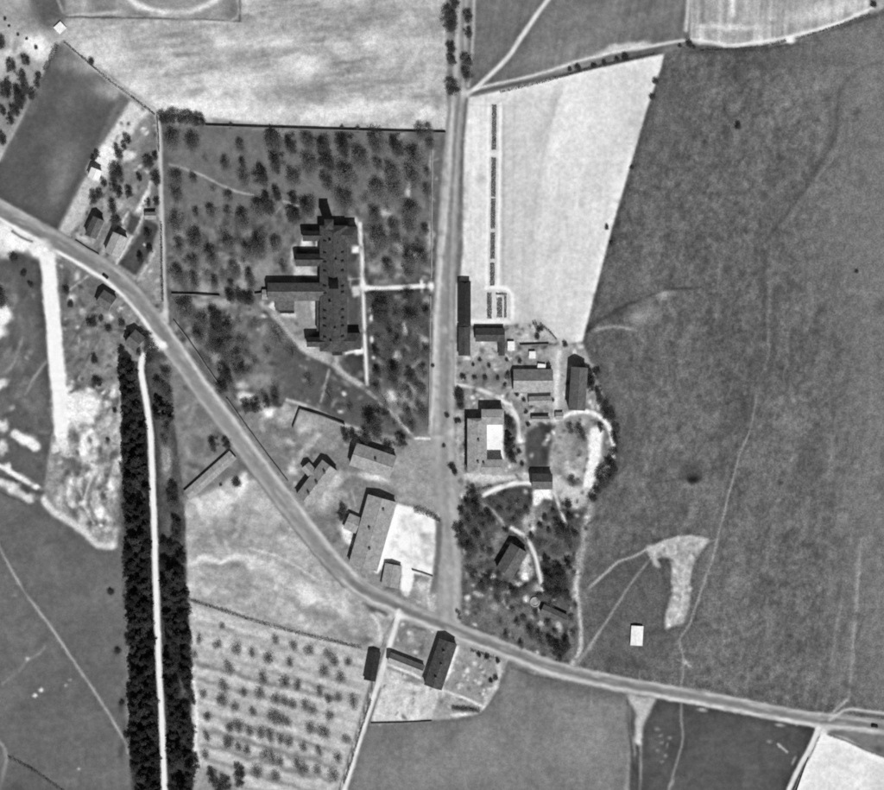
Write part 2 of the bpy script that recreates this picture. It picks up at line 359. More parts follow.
L(170, 1.4, [(349,279),(362,278)], .7, .6); L(170, 1.4, [(350,280),(350,288)], .6, .6); L(150, 3.5, [(361,230),(376,246)], .7, 1.2); L(150, 4, [(386,254),(402,268),(408,280)], .6, 1.6)
B(205, 371, 318, 1.8, 3.5, 0, .9, 1); B(205, 372, 339, 1.8, 3.5, 0, .9, 1); B(190, 373, 358, 1.6, 2, 0, .8, 1)
L(96, 1.6, [(358,276),(430,280)], .4, .8); L(84, 3, [(366,293),(428,290)], .7, 1.2)
L(176, 1.6, [(431,200),(431,280)], .5, .7); L(190, 1.3, [(430,300),(430,420)], .5, .6)
# --- village
N(fp('village'), 17, 14, 10, 20, 4, 3, 9.0)
B(116, 355, 480, 20, 26, 0, .45); B(120, 340, 465, 10, 20, 0, .5); B(115, 275, 440, 14, 14, 0, .5); B(170, 310, 420, 16, 9, 20, .75); B(200, 305, 428, 8, 6, 0, .7); B(195, 297, 420, 5, 4, 0, .5)
L(185, 6, [(318,436),(308,446),(296,460),(290,472)], .75, 2); B(200, 293, 470, 5, 6, 0, .7); B(190, 341, 497, 6, 10, 20, .4); L(175, 2, [(352,492),(356,506)], .6, .9); L(175, 2, [(346,494),(350,508)], .5, .9)
B(196, 336, 480, 6, 10, 40, .9); B(190, 326, 498, 9, 12, 40, .75); B(205, 374, 478, 17, 4, 14, .85); B(180, 392, 466, 7, 10, 10, .6)
P(160, [(412,440),(436,440),(441,515),(400,500),(396,462)], 4, .7); B(175, 405, 487, 14, 4, 10, .7); B(150, 410, 470, 14, 10, 0, .5)
P(240, [(397,504),(416,509),(441,521),(433,576),(413,573),(410,592),(401,590),(402,564),(386,560),(377,574),(375,571)], 1.2, 1); P(170, [(419,531),(440,534),(434,575),(424,566),(421,552)], 2.4, .75); B(160, 424, 534, 4, 3, 0, .8); B(165, 427, 556, 5, 9, 0, .5); B(228, 436, 552, 3, 12, 8, .6)
L(120, 1.2, [(412,569),(420,572),(432,576)], .7, .7); P(150, [(404,585),(436,578),(440,622),(420,612),(398,603)], 2.5, .8); B(190, 424, 590, 8, 10, 0, .6); P(240, [(404,578),(414,578),(408,597),(402,594)], 1.2, .9); B(215, 436, 596, 4, 14, 0, .5); B(96, 390, 588, 8, 3, 15, .7)
P(220, [(340,524),(352,530),(354,546),(347,544),(338,530)], 1.8, .9); B(110, 392, 605, 8, 3, 25, .5)
# --- white field
N(fp('white'), 9, 40, 30, 0, 4, 3, 10.0); N(fp('white'), 6, 5, 60, 8, 3, 3, 11.0)
B(240, 575, 120, 40, 60, 0, .5); B(235, 548, 160, 12, 24, 15, .5); L(196, 5, [(557,86),(545,125),(535,160)], .7, 2.5); L(186, 6, [(562,84),(552,115)], .45, 2); L(205, 3, [(540,185),(535,210),(528,260)], .5, 1.5)
P(204, [(498,104),(560,88),(545,150),(530,320),(498,322)], 4, .6); L(182, 2.4, [(504,108),(503,284)], .6, 1.0); L(192, 2, [(514,108),(512,290)], .5, 1.0); L(196, 2, [(527,150),(522,300)], .5, 1.2); L(190, 3, [(556,100),(540,170),(532,240)], .5, 2); L(186, 1.8, [(481,106),(480,275)], .6, .9); L(246, 2.6, [(488.6,104),(486.4,288)], .8, .8); L(246, 2.6, [(500.4,104),(498,288)], .8, .8); L(188, 1.4, [(472,106),(471,276)], .6, .8)
L(205, 3, [(506,108),(506,280)], .45, 1.4); L(206, 2.5, [(522,115),(520,290)], .35, 1.4); P(238, [(470,100),(488,104),(487,200),(487,282),(470,280)], 1.5, .55); L(190, 1.6, [(470,105),(518,106)], .6, 1); L(190, 1.6, [(475,330),(475,230)], .2, 1)
B(188, 480, 178, 5, 7, 0, .7); L(242, 3.4, [(486,154),(500,154)], .6, 1); L(240, 3.5, [(486,288),(506,288),(512,294),(512,320)], .85, 1); L(240, 2.4, [(498,292),(498,320)], .8, .8); L(235, 4, [(470,321),(512,322)], .7, 1.4); L(235, 2, [(506,296),(506,318)], .6, .8)
P(188, [(520,300),(527,292),(536,310),(552,330),(560,345),(540,338),(522,326)], 3, .7); P(182, [(513,318),(540,322),(556,343),(520,340),(505,332)], 3, .6); B(225, 523, 336, 8, 4, 10, .6)
# --- farm
N(fp('farm'), 24, 8, 7, 0, 4, 2, 12.0)
P(170, [(553,345),(568,350),(566,420),(556,432),(550,414),(553,392),(548,370)], 2.5, .9); L(205, 7, [(556,350),(557,390),(553,420)], .45, 3)
P(180, [(470,336),(496,338),(497,354),(470,356),(466,345)], 2.5, .8); B(222, 511, 346, 3.4, 5, 0, .95, 1); B(232, 532, 355, 2.8, 3.5, 0, .95, 1); B(228, 541, 366, 3.6, 2.6, 0, .95, 1); B(228, 466, 358, 3, 2.2, 0, .95, 1); B(215, 496, 369, 2.6, 2, 0, .9, 1); B(215, 501.5, 383, 2.4, 3, 0, .9, 1); B(205, 469, 369.5, 2, 1.6, 0, .8, 1)
P(150, [(462,360),(514,357),(514,368),(462,372)], 2, .8); P(110, [(470,374),(512,372),(512,384),(472,386)], 2, .6); L(200, 3.6, [(457,385),(475,388),(490,393),(502,400),(512,410),(518,424),(519,440)], .95, 1); L(215, 4.4, [(500,398),(512,409),(517,418)], .8, 1); L(165, 6, [(502,396),(530,392),(552,390)], .8, 2.2)
P(100, [(454,388),(463,391),(465,408),(454,410)], 1.4, .9); B(125, 476, 400, 9, 6, 0, .6); B(210, 473, 397.5, 2.4, 1.8, 0, .9, 1); B(205, 482, 399, 2.2, 1.6, 0, .9, 1)
P(244, [(486,424),(503,424),(503,460),(486,460)], .6, 1); P(100, [(504,415),(513,414),(518,430),(514,462),(504,462)], 2, .75); B(200, 508, 408, 3, 6, 0, .6); L(190, 2, [(458,428),(458,462)], .6, .9); L(112, 2.4, [(454,412),(455,466)], .6, 1.2); B(190, 452, 436, 6, 8, 0, .6)
P(198, [(461,471),(500,474),(530,474),(530,481),(500,482),(462,480)], 2.2, .85); L(120, 2.5, [(468,493),(490,486),(512,481)], .7, 1.2); L(218, 4.2, [(483,495),(500,488),(515,483),(530,483)], .95, .8)
P(86, [(526,432),(546,420),(554,426),(551,445),(548,466),(530,470),(525,452)], 1.8, .95); B(66, 545, 430, 6, 8, 20, .5); B(68, 544, 452, 4, 9, 0, .5); B(150, 555, 446, 3, 8, 0, .7); B(100, 555, 448, 2, 4, 0, .6)
P(158, [(556,420),(580,412),(600,418),(612,440),(612,462),(600,488),(570,490),(556,470)], 3, .8); L(205, 4, [(564,416),(580,412),(596,414),(606,424),(613,444),(613,458)], .8, 1.4); L(215, 9, [(596,430),(596,446),(592,464),(590,484)], .9, 1.6); B(120, 580, 434, 12, 12, 0, .6); B(200, 584, 422, 5, 4, 0, .6); B(200, 574, 472, 9, 6, 30, .8); B(110, 573, 482, 9, 4, 28, .85); B(120, 578, 452, 6, 9, 0, .5); B(195, 581, 458, 5, 9, 0, .5); B(190, 604, 475, 4, 8, -20, .6)
P(196, [(549,486),(556,476),(572,486),(596,490),(586,506),(574,510),(560,500)], 2.4, .85); B(205, 552, 480, 5, 6, 0, .6)
B(180, 568, 345, 8, 6, 20, .6); L(160, 4, [(572,352),(586,360),(598,370)], .6, 1.5); L(205, 1.6, [(455,345),(456,384)], .8, .8)
# --- south east garden
N(fp('se'), 20, 7, 8, 0, 4, 3, 13.0)
P(84, [(486,498),(526,486),(531,500),(524,520),(506,522),(490,508)], 2, .8); L(160, 3, [(484,504),(498,516),(505,528)], .7, 1.1); B(135, 497, 540, 5, 10, 35, .7); P(226, [(533,490),(543,488),(552,490),(553,500),(544,498),(538,506),(533,506)], 1.2, .95); P(170, [(531,506),(536,506),(536,530),(524,536),(522,520)], 2, .85)
L(205, 3, [(554,492),(558,504),(562,514),(566,526)], .95, .8); L(206, 4, [(512,528),(524,536),(532,548),(537,562),(540,576),(543,590)], .95, .9, .5); B(150, 541, 510, 8, 6, 0, .5); B(205, 532, 529, 2.6, 2.4, 0, .9, 1); P(185, [(522,556),(530,550),(534,575),(526,580),(520,570)], 1.8, .85); B(240, 525, 577, 4.4, 4, 0, .95, 1); B(205, 517, 585, 5, 3, 0, .7); B(195, 538, 588, 6, 4, 0, .7); L(140, 3, [(500,578),(512,560)], .6, 1.2); B(190, 527, 563, 3, 5, 0, .7)
B(236, 495, 607, 4.4, 4, 0, .95, 1); B(225, 468, 598, 2.8, 3, 0, .95, 1); B(190, 481, 596, 4, 3, 0, .7); B(200, 493, 577, 3, 2.4, 0, .9, 1); B(190, 468, 565, 2.4, 2.4, 0, .9, 1); B(205, 526, 599, 3, 3.6, 0, .9, 1); B(170, 505, 593, 8, 3, 0, .5)
P(118, [(462,600),(500,600),(545,622),(562,640),(560,655),(510,645),(470,625)], 5, .75); L(140, 5, [(500,596),(540,616),(560,626)], .5, 2); B(190, 560, 628, 3, 8, 10, .7); B(130, 480, 560, 10, 10, 0, .4)
L(165, 7, [(590,505),(586,530),(582,552),(577,575),(575,595)], .75, 2.6); L(195, 4, [(578,572),(576,590),(579,606),(581,630),(580,650),(572,664)], .85, 1.4); L(150, 6, [(572,612),(572,660)], .5, 2.4)
# --- moor
mp_ = fp('moor')
N(mp_, 11, 18, 40, 10, 5, 4, 14.0); N(mp_, 12, 7, 9, 15, 3, 4, 14.5); N(mp_, 9, 2.4, 3.4, 10, 2, 4, 14.8); N(mp_, 8, 90, 120, 0, 3, 4, 15.0)
P(124, [(800,45),(930,-10),(930,420),(862,420),(846,300),(830,200),(850,110)], 22, .6); P(120, [(850,400),(930,380),(930,700),(850,700)], 16, .35); B(88, 660, 130, 22, 40, 10, .4); B(88, 625, 300, 20, 50, 15, .35); B(90, 790, 60, 50, 14, -12, .45); B(86, 620, 420, 20, 60, 0, .3); P(92, [(590,560),(680,560),(670,660),(585,655)], 10, .5)
L(86, 3.4, [(884,60),(850,75),(838,100),(832,135),(828,150),(808,180),(790,208),(772,232)], .6, 2.4, 2.5); L(84, 5, [(830,98),(828,140)], .5, 3, 2.5); L(126, 3, [(848,82),(842,130),(826,165),(805,195)], .55, 1.8, 2)
L(82, 2.2, [(770,245),(763,275),(765,315),(764,340)], .55, 1.4, 1.5); L(82, 2.2, [(775,275),(774,320),(768,365)], .5, 1.4, 1.5); L(130, 2, [(768,270),(769,320),(766,360)], .45, 1.2, 1.5); L(84, 3, [(768,350),(758,380),(752,400)], .4, 1.5, 1.5)
L(148, 1.9, [(757,395),(750,430),(741,452),(730,490),(720,528),(712,560),(702,588),(698,600),(688,626),(680,640),(683,655),(684,672),(681,690)], .8, .9, 1.2)
L(140, 4, [(858,565),(853,640),(850,690)], .55, 2); L(152, 2.4, [(858,560),(852,650)], .4, 1); L(130, 4, [(872,400),(868,470),(860,560)], .45, 2.4); L(175, 3, [(846,700),(834,712)], .9, 1); L(135, 3, [(850,640),(838,700),(836,712)], .5, 1.2)
B(40, 692, 479, 6.5, 4.5, 10, .9, 3); B(62, 690, 470, 12, 10, 0, .5); L(76, 1.6, [(655,483),(680,478),(700,474),(728,462)], .55, 1, 1.2); B(82, 805, 448, 14, 10, 0, .45); B(80, 740, 410, 16, 20, 0, .3)
L(72, 2, [(588,326),(606,316),(625,306),(642,298),(668,290),(700,287)], .6, 1.4, 1.5); B(140, 645, 314, 16, 9, -12, .55); B(150, 664, 295, 10, 4, -6, .7); L(140, 3, [(596,330),(616,326),(636,330)], .5, 1.5); L(78, 2, [(642,331),(660,326),(684,310)], .4, 1.5)
L(80, 2, [(690,52),(760,50),(790,44)], .6, 1.4); L(80, 3, [(790,44),(830,30),(884,14)], .5, 1.6); B(78, 830, 62, 30, 8, -10, .4); B(140, 866, 90, 12, 30, 20, .35)
P(158, [(647,546),(668,540),(690,534),(709,541),(694,558),(689,580),(690,600),(684,624),(664,628),(668,610),(673,590),(671,560),(662,556),(656,560),(662,568),(654,566)], 1.4, .95, 1.6); B(186, 676, 604, 6, 12, 8, .6); B(182, 652, 549, 5, 4, 0, .7); B(178, 690, 545, 8, 5, -20, .5)
L(168, 2.4, [(650,547),(635,556),(618,562),(604,574),(590,587)], .75, 1); L(148, 2.2, [(655,553),(630,585),(604,625),(576,664)], .7, 1); L(170, 3.5, [(600,632),(585,655),(574,668)], .35, 1.5); B(135, 583, 600, 5, 10, 0, .5)
B(80, 655, 632, 12, 6, -20, .6); B(190, 687, 664, 5, 1.6, 40, .7, 1); L(170, 2, [(678,660),(690,666)], .4, .8); L(160, 1.5, [(704,543),(716,540)], .6, .8); B(72, 625, 662, 30, 5, 12, .4); B(88, 730, 690, 40, 6, 10, .3)
L(86, 9, [(860,76),(842,100),(834,130),(829,150),(812,176)], .45, 5, 6); L(80, 2.2, [(884,62),(852,76),(840,100),(834,135),(829,150)], .4, 1.6, 5); L(78, 2.4, [(826,152),(809,180),(791,208),(773,232),(755,262)], .45, 1.4, 5); L(132, 6, [(852,84),(846,130),(830,165),(808,196),(786,226)], .4, 4, 6); L(82, 2, [(846,120),(840,150),(822,180)], .35, 1.4, 5)
for k in range(60):   # streaks of paler mown grass towards the right edge
    x = rng.choice((rng.uniform(836, 884), rng.uniform(836, 884), rng.uniform(700, 836))); y = rng.uniform(330, 690); d_ = rng.uniform(30, 110)
    L(rng.choice((122, 128, 134, 140, 92)), rng.uniform(1, 4), [(x, y), (x - d_ * .06, y + d_ * .5), (x - d_ * .14, min(y + d_, 700))], rng.uniform(.15, .4), 1.6, 2)
P(122, [(846,400),(884,360),(930,360),(930,716),(850,704),(838,690)], 12, .45); P(122, [(780,60),(884,20),(930,10),(930,300),(860,330),(800,260),(830,180),(850,110)], 18, .4); L(152, 2.6, [(861,540),(857,600),(853,650),(848,700)], .6, 1.2, 1)
L(84, 2, [(764,248),(761,275),(763,315),(762,345),(756,380)], .4, 1.3, 4); L(84, 2, [(776,272),(776,320),(769,366),(757,398)], .4, 1.3, 4); L(130, 2.4, [(770,262),(769,320),(764,372)], .35, 1.3, 4)
L(74, 2.4, [(586,330),(606,318),(625,306),(642,299),(668,290),(690,288)], .55, 1.3, 1.5); B(146, 640, 316, 14, 7, -14, .6); B(156, 664, 295, 9, 4, -8, .75); B(74, 620, 312, 10, 5, -25, .5); L(150, 2.4, [(592,331),(612,326),(632,330)], .6, 1.2)
for x, y, r_, t, al in [(rng.uniform(590, 884), rng.uniform(50, 690), rng.uniform(2, 7), rng.choice((82, 86, 90, 126, 130)), rng.uniform(.2, .5)) for _ in range(260)]:
    if inside(mp_, np.array([x]), np.array([y]))[0] and not (x < 720 and 528 < y < 635): B(t, x, y, r_, r_ * rng.uniform(.5, 2.2), rng.uniform(-30, 30), al, 3)
for k in range(46):   # faint sheep paths and drainage rills
    x, y = rng.uniform(600, 880), rng.uniform(60, 660)
    if inside(mp_, np.array([x]), np.array([y]))[0]:
        dx = rng.uniform(-14, 6); L(rng.choice((84, 88, 128)), rng.uniform(.9, 1.8), [(x, y), (x + dx * .4 + rng.uniform(-4, 4), y + 12), (x + dx, y + 26), (x + dx * 1.4, y + 44)], rng.uniform(.2, .42), .8, 3)
# --- north fields
N(fp('n2'), 7, 40, 12, -20, 4, 3, 16.0); N(fp('n2'), 6, 4, 50, 10, 2, 3, 16.5); N(fp('n3'), 24, 5, 60, 3, 3, 3, 17.0); N(fp('n3'), 12, 30, 30, 0, 3, 3, 17.5)
L(202, 3.6, [(688,-20),(688,10),(686,30)], .8, 1.4); L(125, 5, [(703,-20),(702,22)], .7, 2.2); L(228, 5, [(733,-20),(733,14)], .7, 2); B(222, 730, 27, 26, 3.5, 3, .7); B(225, 830, 10, 40, 9, -10, .6); B(150, 790, 0, 14, 12, 0, .6); B(150, 772, 22, 8, 3, 0, .6); L(225, 3, [(724,46),(760,42),(792,36),(840,22),(872,8)], .8, 1.4)
L(196, 4.4, [(464,96),(484,81),(510,54),(530,24),(552,-6),(560,-18)], .95, 1.1); L(210, 2.6, [(468,92),(480,88),(540,74),(590,58),(650,46),(690,40),(724,44)], .85, 1.2); B(212, 618, 49, 24, 4, -14, .75); B(205, 640, 45, 12, 4, -10, .7); L(112, 3.4, [(470,96),(540,80),(600,66),(664,50)], .75, 1); L(106, 5, [(668,50),(690,47),(730,50)], .6, 1.5); B(236, 790, 40, 4.5, 3.5, 0, .95, 1); L(140, 3, [(666,50),(690,44)], .5, 1.5)
B(135, 600, 20, 40, 14, 20, .3); L(140, 2, [(549,32),(552,60)], .4, 1)
# --- west pasture
N(fp('west'), 14, 16, 22, 20, 4, 3, 18.0)
P(238, [(-30,210),(0,224),(30,238),(43,246),(42,258),(20,254),(12,246),(0,250),(-30,250)], 3, .95, 3); B(225, 6, 246, 12, 9, 0, .7); B(232, 30, 250, 8, 8, 0, .6); B(80, 16, 262, 12, 10, 40, .7); B(92, 28, 280, 10, 14, -40, .5); B(74, 31, 284, 3, 6, -30, .6); B(140, 4, 290, 10, 8, 0, .4)
P(238, [(-30,316),(0,308),(8,304),(11,316),(4,326),(0,336),(-30,350)], 1.6, .95, 1.5); L(150, 3, [(22,338),(14,362),(6,372)], .6, 1.5); L(160, 2.6, [(46,362),(34,378),(26,394)], .65, 1.1); B(195, 26, 358, 2.2, 2, 0, .7); B(190, 3, 384, 4, 3, 0, .6); B(195, 0, 424, 3, 3, 0, .7); B(170, 12, 408, 3, 3, 0, .6); B(150, 18, 396, 6, 4, -30, .4)
L(212, 9, [(15,434),(25,440),(35,446)], .9, 1.4, 1.2, False); B(190, 2, 446, 4, 7, 0, .8); L(205, 4.2, [(-4,464),(10,472),(36,488)], .9, 1.1); L(192, 6.5, [(-4,480),(14,490),(30,500)], .85, 1.4); L(88, 1.5, [(-4,474),(14,482),(32,494)], .6, .8); L(82, 1.6, [(0,492),(30,505)], .6, .9); B(92, 20, 460, 14, 8, 20, .5); B(112, 30, 340, 10, 20, 0, .4)
# --- white strip and rough ground
N(fp('spoil'), 17, 9, 9, 0, 4, 3, 19.0)
P(118, [(58,262),(100,280),(126,318),(120,380),(72,392),(62,330)], 3, .85); P(165, [(70,392),(122,380),(124,430),(114,545),(85,536),(50,505),(54,440)], 4, .75)
N([(50,390),(124,385),(118,545),(60,520)], 62, 9, 11, 10, 4, 5, 20.0)
for x, y, rx, ry, t, al in ((88,412,10,10,238,.85),(66,408,8,22,238,.7),(96,398,8,7,220,.5),(85,448,4,14,225,.8),(112,486,4,9,215,.8),(100,515,6,6,232,.8),(62,450,7,10,215,.6),(104,430,10,20,190,.5),(72,462,12,7,108,.8),(68,470,8,8,115,.6),(84,492,10,9,112,.6),(92,398,10,5,125,.5),(108,440,3,4,100,.8),(74,512,7,7,105,.7),(60,498,4,6,205,.6),(108,530,10,3,196,.7),(118,520,5,16,120,.6),(95,500,4,10,200,.5),(70,494,4,10,200,.5),
    (72,298,5,4,205,.8),(78,275,4,4,190,.8),(66,284,4,12,85,.6),(72,315,6,5,150,.5),(104,320,8,6,140,.5),(108,314,6,4,175,.6),(109.5,316,3,3.4,235,.9),(120,307,2,2,205,.8),(80,345,8,8,150,.5),(108,355,7,18,160,.7),(116,365,5,14,175,.5),(98,372,10,6,165,.5),(84,380,6,6,150,.5)):
    B(t, x, y, rx, ry, 0, al)
for k in range(70):
    x, y = rng.uniform(56, 122), rng.uniform(385, 535)
    if x < 45 + (545 - y) * .9 + 40 and y < 505 + (x - 50) * .6: B(rng.choice((235, 228, 210, 98, 104, 112, 240)), x, y, rng.uniform(1.5, 5), rng.uniform(1.5, 5), rng.uniform(0, 90), rng.uniform(.4, .85), 3)
P(238, [(58,395),(72,392),(96,400),(97,420),(84,426),(70,420),(62,440),(54,430)], 2.4, .85, 4); L(120, 2, [(100,470),(92,486),(90,505),(96,520)], .6, 1.2, 2); L(215, 2, [(96,468),(88,486),(86,506),(94,524)], .6, 1.2, 2)
L(206, 7, [(44,500),(54,512),(70,522),(84,532),(98,544),(112,546)], .85, 1.8); L(196, 2, [(70,290),(88,276)], .5, .9); L(92, 1.3, [(70,346),(94,306)], .55, .8); L(96, 1.3, [(75,380),(104,330)], .5, .8); L(150, 3, [(104,332),(84,372)], .4, 1.4)
# --- meadow
N(fp('mead'), 8, 50, 24, -30, 4, 4, 21.0)
L(158, 2.6, [(-4,540),(4,556),(22,588),(50,626),(80,670),(104,706),(124,740),(128,752),(136,755)], .85, .8); L(150, 2.2, [(46,644),(40,653),(28,660),(18,672),(2,684)], .5, 1); B(190, 28, 659, 2, 1.8, 0, .7, 1); B(232, 35, 695, 2.2, 2, 0, .9, 1); B(232, 41.5, 690, 2.2, 2, 0, .9, 1); B(175, 66, 686, 2, 1.6, 0, .8, 1); B(175, 70, 680, 2, 1.4, 0, .7, 1); L(150, 3.4, [(-6,735),(2,745),(7,756),(3,775),(-3,795)], .7, 1.2); P(92, [(10,762),(40,775),(66,800),(-20,810),(-10,790)], 4, .6); B(78, 20, 788, 10, 6, 0, .5); B(142, 15, 594, 3, 2, 0, .6)
L(150, 4, [(128,560),(128,640),(129,745)], .5, 2); B(74, 118, 650, 4, 6, 20, .7); B(72, 122, 704, 3, 8, 10, .7); B(76, 126, 735, 4, 14, 0, .6); B(74, 111, 591, 4, 3, 0, .7); B(80, 122, 752, 4, 10, 0, .5); B(200, 79, 769, 2, 1.4, 0, .6, 1)
# --- belt floor, triangle
N(fp('belt'), 16, 8, 14, 0, 4, 3, 22.0)
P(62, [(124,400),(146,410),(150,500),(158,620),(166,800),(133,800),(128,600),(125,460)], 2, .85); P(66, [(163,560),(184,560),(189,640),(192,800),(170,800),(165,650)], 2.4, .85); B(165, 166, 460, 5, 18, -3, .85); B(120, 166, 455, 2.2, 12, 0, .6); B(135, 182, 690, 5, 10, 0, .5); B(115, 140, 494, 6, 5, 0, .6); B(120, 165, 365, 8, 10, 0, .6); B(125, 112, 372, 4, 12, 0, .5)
N(fp('tri'), 12, 14, 20, 30, 4, 3, 23.0); L(155, 5, [(198,398),(190,418),(186,436)], .55, 2.4); B(104, 200, 448, 12, 14, 30, .5); L(150, 3, [(212,424),(204,452),(196,470)], .35, 1.5); B(150, 208, 462, 8, 5, 0, .5); B(92, 176, 500, 10, 18, 10, .6)
L(160, 3, [(178,364),(204,398),(224,424),(240,446)], .5, 1.2)
# --- middle field
N(fp('mid'), 24, 24, 12, 12, 4, 4, 24.0); N(fp('mid'), 12, 5, 4, 15, 3, 3, 24.5)
for x, y, rx, ry, an, t, al in ((222,500,26,12,-35,222,.8),(240,485,14,9,-40,232,.85),(262,510,20,10,45,200,.6),(198,508,7,5,40,238,.9),(218,538,30,12,0,132,.7),(262,532,24,10,20,150,.5),(215,560,26,4,-6,228,.8),(250,560,24,6,15,222,.7),(285,580,30,7,25,215,.7),(310,598,18,8,35,232,.75),(340,612,9,14,-30,228,.7),(325,616,24,9,20,138,.75),(352,632,14,9,0,125,.75),(220,580,30,9,5,148,.5),(205,590,10,9,0,215,.5),(280,605,30,10,15,165,.5),(366,616,8,9,0,150,.5),(298,555,16,12,45,190,.5),(232,520,5,4,0,118,.4)):
    B(t, x, y, rx, ry, an, al, 4)
L(215, 2, [(250,548),(285,560),(318,580)], .6, 1.2); P(96, [(354,592),(366,602),(390,611),(388,617),(372,614)], 1.6, .75); B(200, 379, 614, 5, 2.5, 20, .8); L(210, 3, [(372,615),(379,625),(380,645)], .7, 1.2); B(98, 366, 640, 7, 5, 0, .6); B(105, 236, 482, 4, 4, 0, .5)
# --- orchard
N(fp('orch'), 13, 10, 6, 15, 3, 3, 25.0); N(fp('orch'), 16, 120, 5.5, 16, 2, 3, 26.0)
for i in range(8): L(128, 4.4, [(200 + i, 664 + 16 * i), (262, 682 + 16 * i), (346 - 3.2 * i, 702 + 16 * i)], .6, 2.2, 3)
for i in range(9): L(224, 4.5, [(196 + i, 668 + 13.5 * i), (260, 686 + 13.5 * i), (352 - 3.2 * i, 706 + 13.5 * i)], .34, 2.6, 2.5)
L(226, 3, [(192,670),(196,700),(196,740),(194,768)], .7, 1.3); B(225, 235, 645, 40, 5, 15, .4); P(130, [(192,770),(220,765),(245,800),(192,800)], 4, .6); P(200, [(345,690),(362,680),(345,760),(336,780),(330,760)], 5, .45)
# --- south plots
N(fp('plots'), 16, 7, 7, 20, 4, 2, 27.0)
P(205, [(383,664),(424,684),(440,690),(431,720),(371,722),(378,690)], 1.4, .9); N([(380,664),(438,690),(430,720),(371,722)], 12, 22, 5, -60, 3, 2, 28.0); L(120, 1.5, [(388,668),(405,674),(422,682)], .5, 1.2); B(120, 412, 681, 8, 2.5, 20, .7); L(225, 2, [(387,664),(400,669),(420,678)], .8, .8)
P(135, [(400,620),(436,634),(428,660),(404,652),(394,646)], 2.4, .75); B(175, 410, 640, 5, 4, 0, .7); B(100, 420, 628, 10, 2, 10, .5); B(100, 422, 648, 3, 6, 0, .6); L(220, 3.5, [(457,648),(449,672),(441,690)], .8, 1); P(150, [(462,655),(500,666),(484,706),(448,690)], 2.4, .7)
for i in range(26): B(rng.choice((215, 225, 110, 205)), rng.uniform(456, 500), rng.uniform(655, 700), rng.uniform(1.2, 2.6), None, 0, .65, 1)
L(208, 2.4, [(443,690),(462,697),(484,707)], .9, .8); P(160, [(440,692),(482,708),(478,713),(434,720)], 1.5, .7); B(105, 463, 709, 14, 3.4, 4, .85); B(215, 461, 715, 9, 1.8, 0, .9, 1); L(210, 4, [(500,664),(494,690),(484,708)], .55, 1.5); L(112, 1.6, [(371,723),(432,721),(480,715),(508,670)], .7, .9); L(106, 2, [(380,688),(368,726)], .7, .9)
# --- south field
N(fp('south'), 11, 30, 36, 0, 4, 4, 29.0); B(150, 480, 740, 16, 26, 25, .45); B(148, 590, 745, 20, 20, 0, .45); B(145, 450, 770, 50, 18, -10, .4); L(150, 3, [(532,688),(528,740),(520,780)], .35, 1.6); L(158, 2, [(592,684),(592,706)], .55, 1); L(140, 2, [(510,700),(508,712)], .4, 1); L(106, 1.4, [(548,705),(575,714)], .4, 1.2); P(104, [(520,664),(628,690),(624,706),(560,692),(516,680)], 4, .6); L(92, 1.4, [(512,668),(530,674),(556,680)], .7, .9); L(175, 1.5, [(530,672),(545,676)], .5, .8); L(145, 3, [(626,700),(630,745),(624,800)], .55, 1.5); B(116, 380, 745, 22, 18, 0, .4)
# --- lower right
N(fp('se2'), 9, 26, 26, 0, 4, 3, 30.0)
P(165, [(627,693),(656,699),(648,712),(642,730),(640,745),(634,742),(636,718)], 2, .85, 1.5); L(150, 2.6, [(640,735),(641,760),(640,800)], .7, 1); L(150, 2.6, [(633,738),(635,755)], .6, 1); L(66, 2, [(627,700),(629,730),(634,770)], .5, 1.3); L(66, 1.6, [(637,745),(637,790)], .4, 1)
for x, y in ((658,728),(660,744),(656,752),(665,756),(662,762),(668,738),(660,735),(667,746)): B(140, x, y, 1.6, 2.6, rng.uniform(0, 90), .55, 3)
L(145, 2.2, [(681,702),(681,720),(683,738),(678,758),(670,785),(668,800)], .65, .9); B(165, 672, 783, 2.4, 4, 15, .7); L(175, 1.8, [(778,744),(787,752)], .8, .8); L(165, 1.6, [(796,757),(792,764)], .7, .8); B(160, 770, 742, 2.5, 2, 0, .7); B(165, 780, 725, 5, 1.6, 8, .8, 1); B(175, 702, 710, 5, 2, 8, .8, 1)
P(128, [(822,730),(838,728),(930,735),(930,762),(884,757),(862,748),(845,738),(830,735)], 1.6, 1); L(92, 1.6, [(828,734),(844,740),(866,750),(884,757)], .7, .8); B(92, 880, 750, 8, 4, 0, .5); N(fp('corner'), 5, 30, 20, 0, 3, 3, 31.0); B(205, 880, 785, 10, 14, 0, .5); B(238, 850, 775, 22, 16, 0, .4)
# --- verge of the upright road
B(100, 460, 40, 12, 60, 0, .4); L(118, 6, [(465,100),(461,150),(460,210),(459,262),(456,280)], .85, 1.4); L(118, 7, [(440,132),(437,180),(434,230)], .65, 2); B(210, 444, 118, 4, 5, -40, .7)

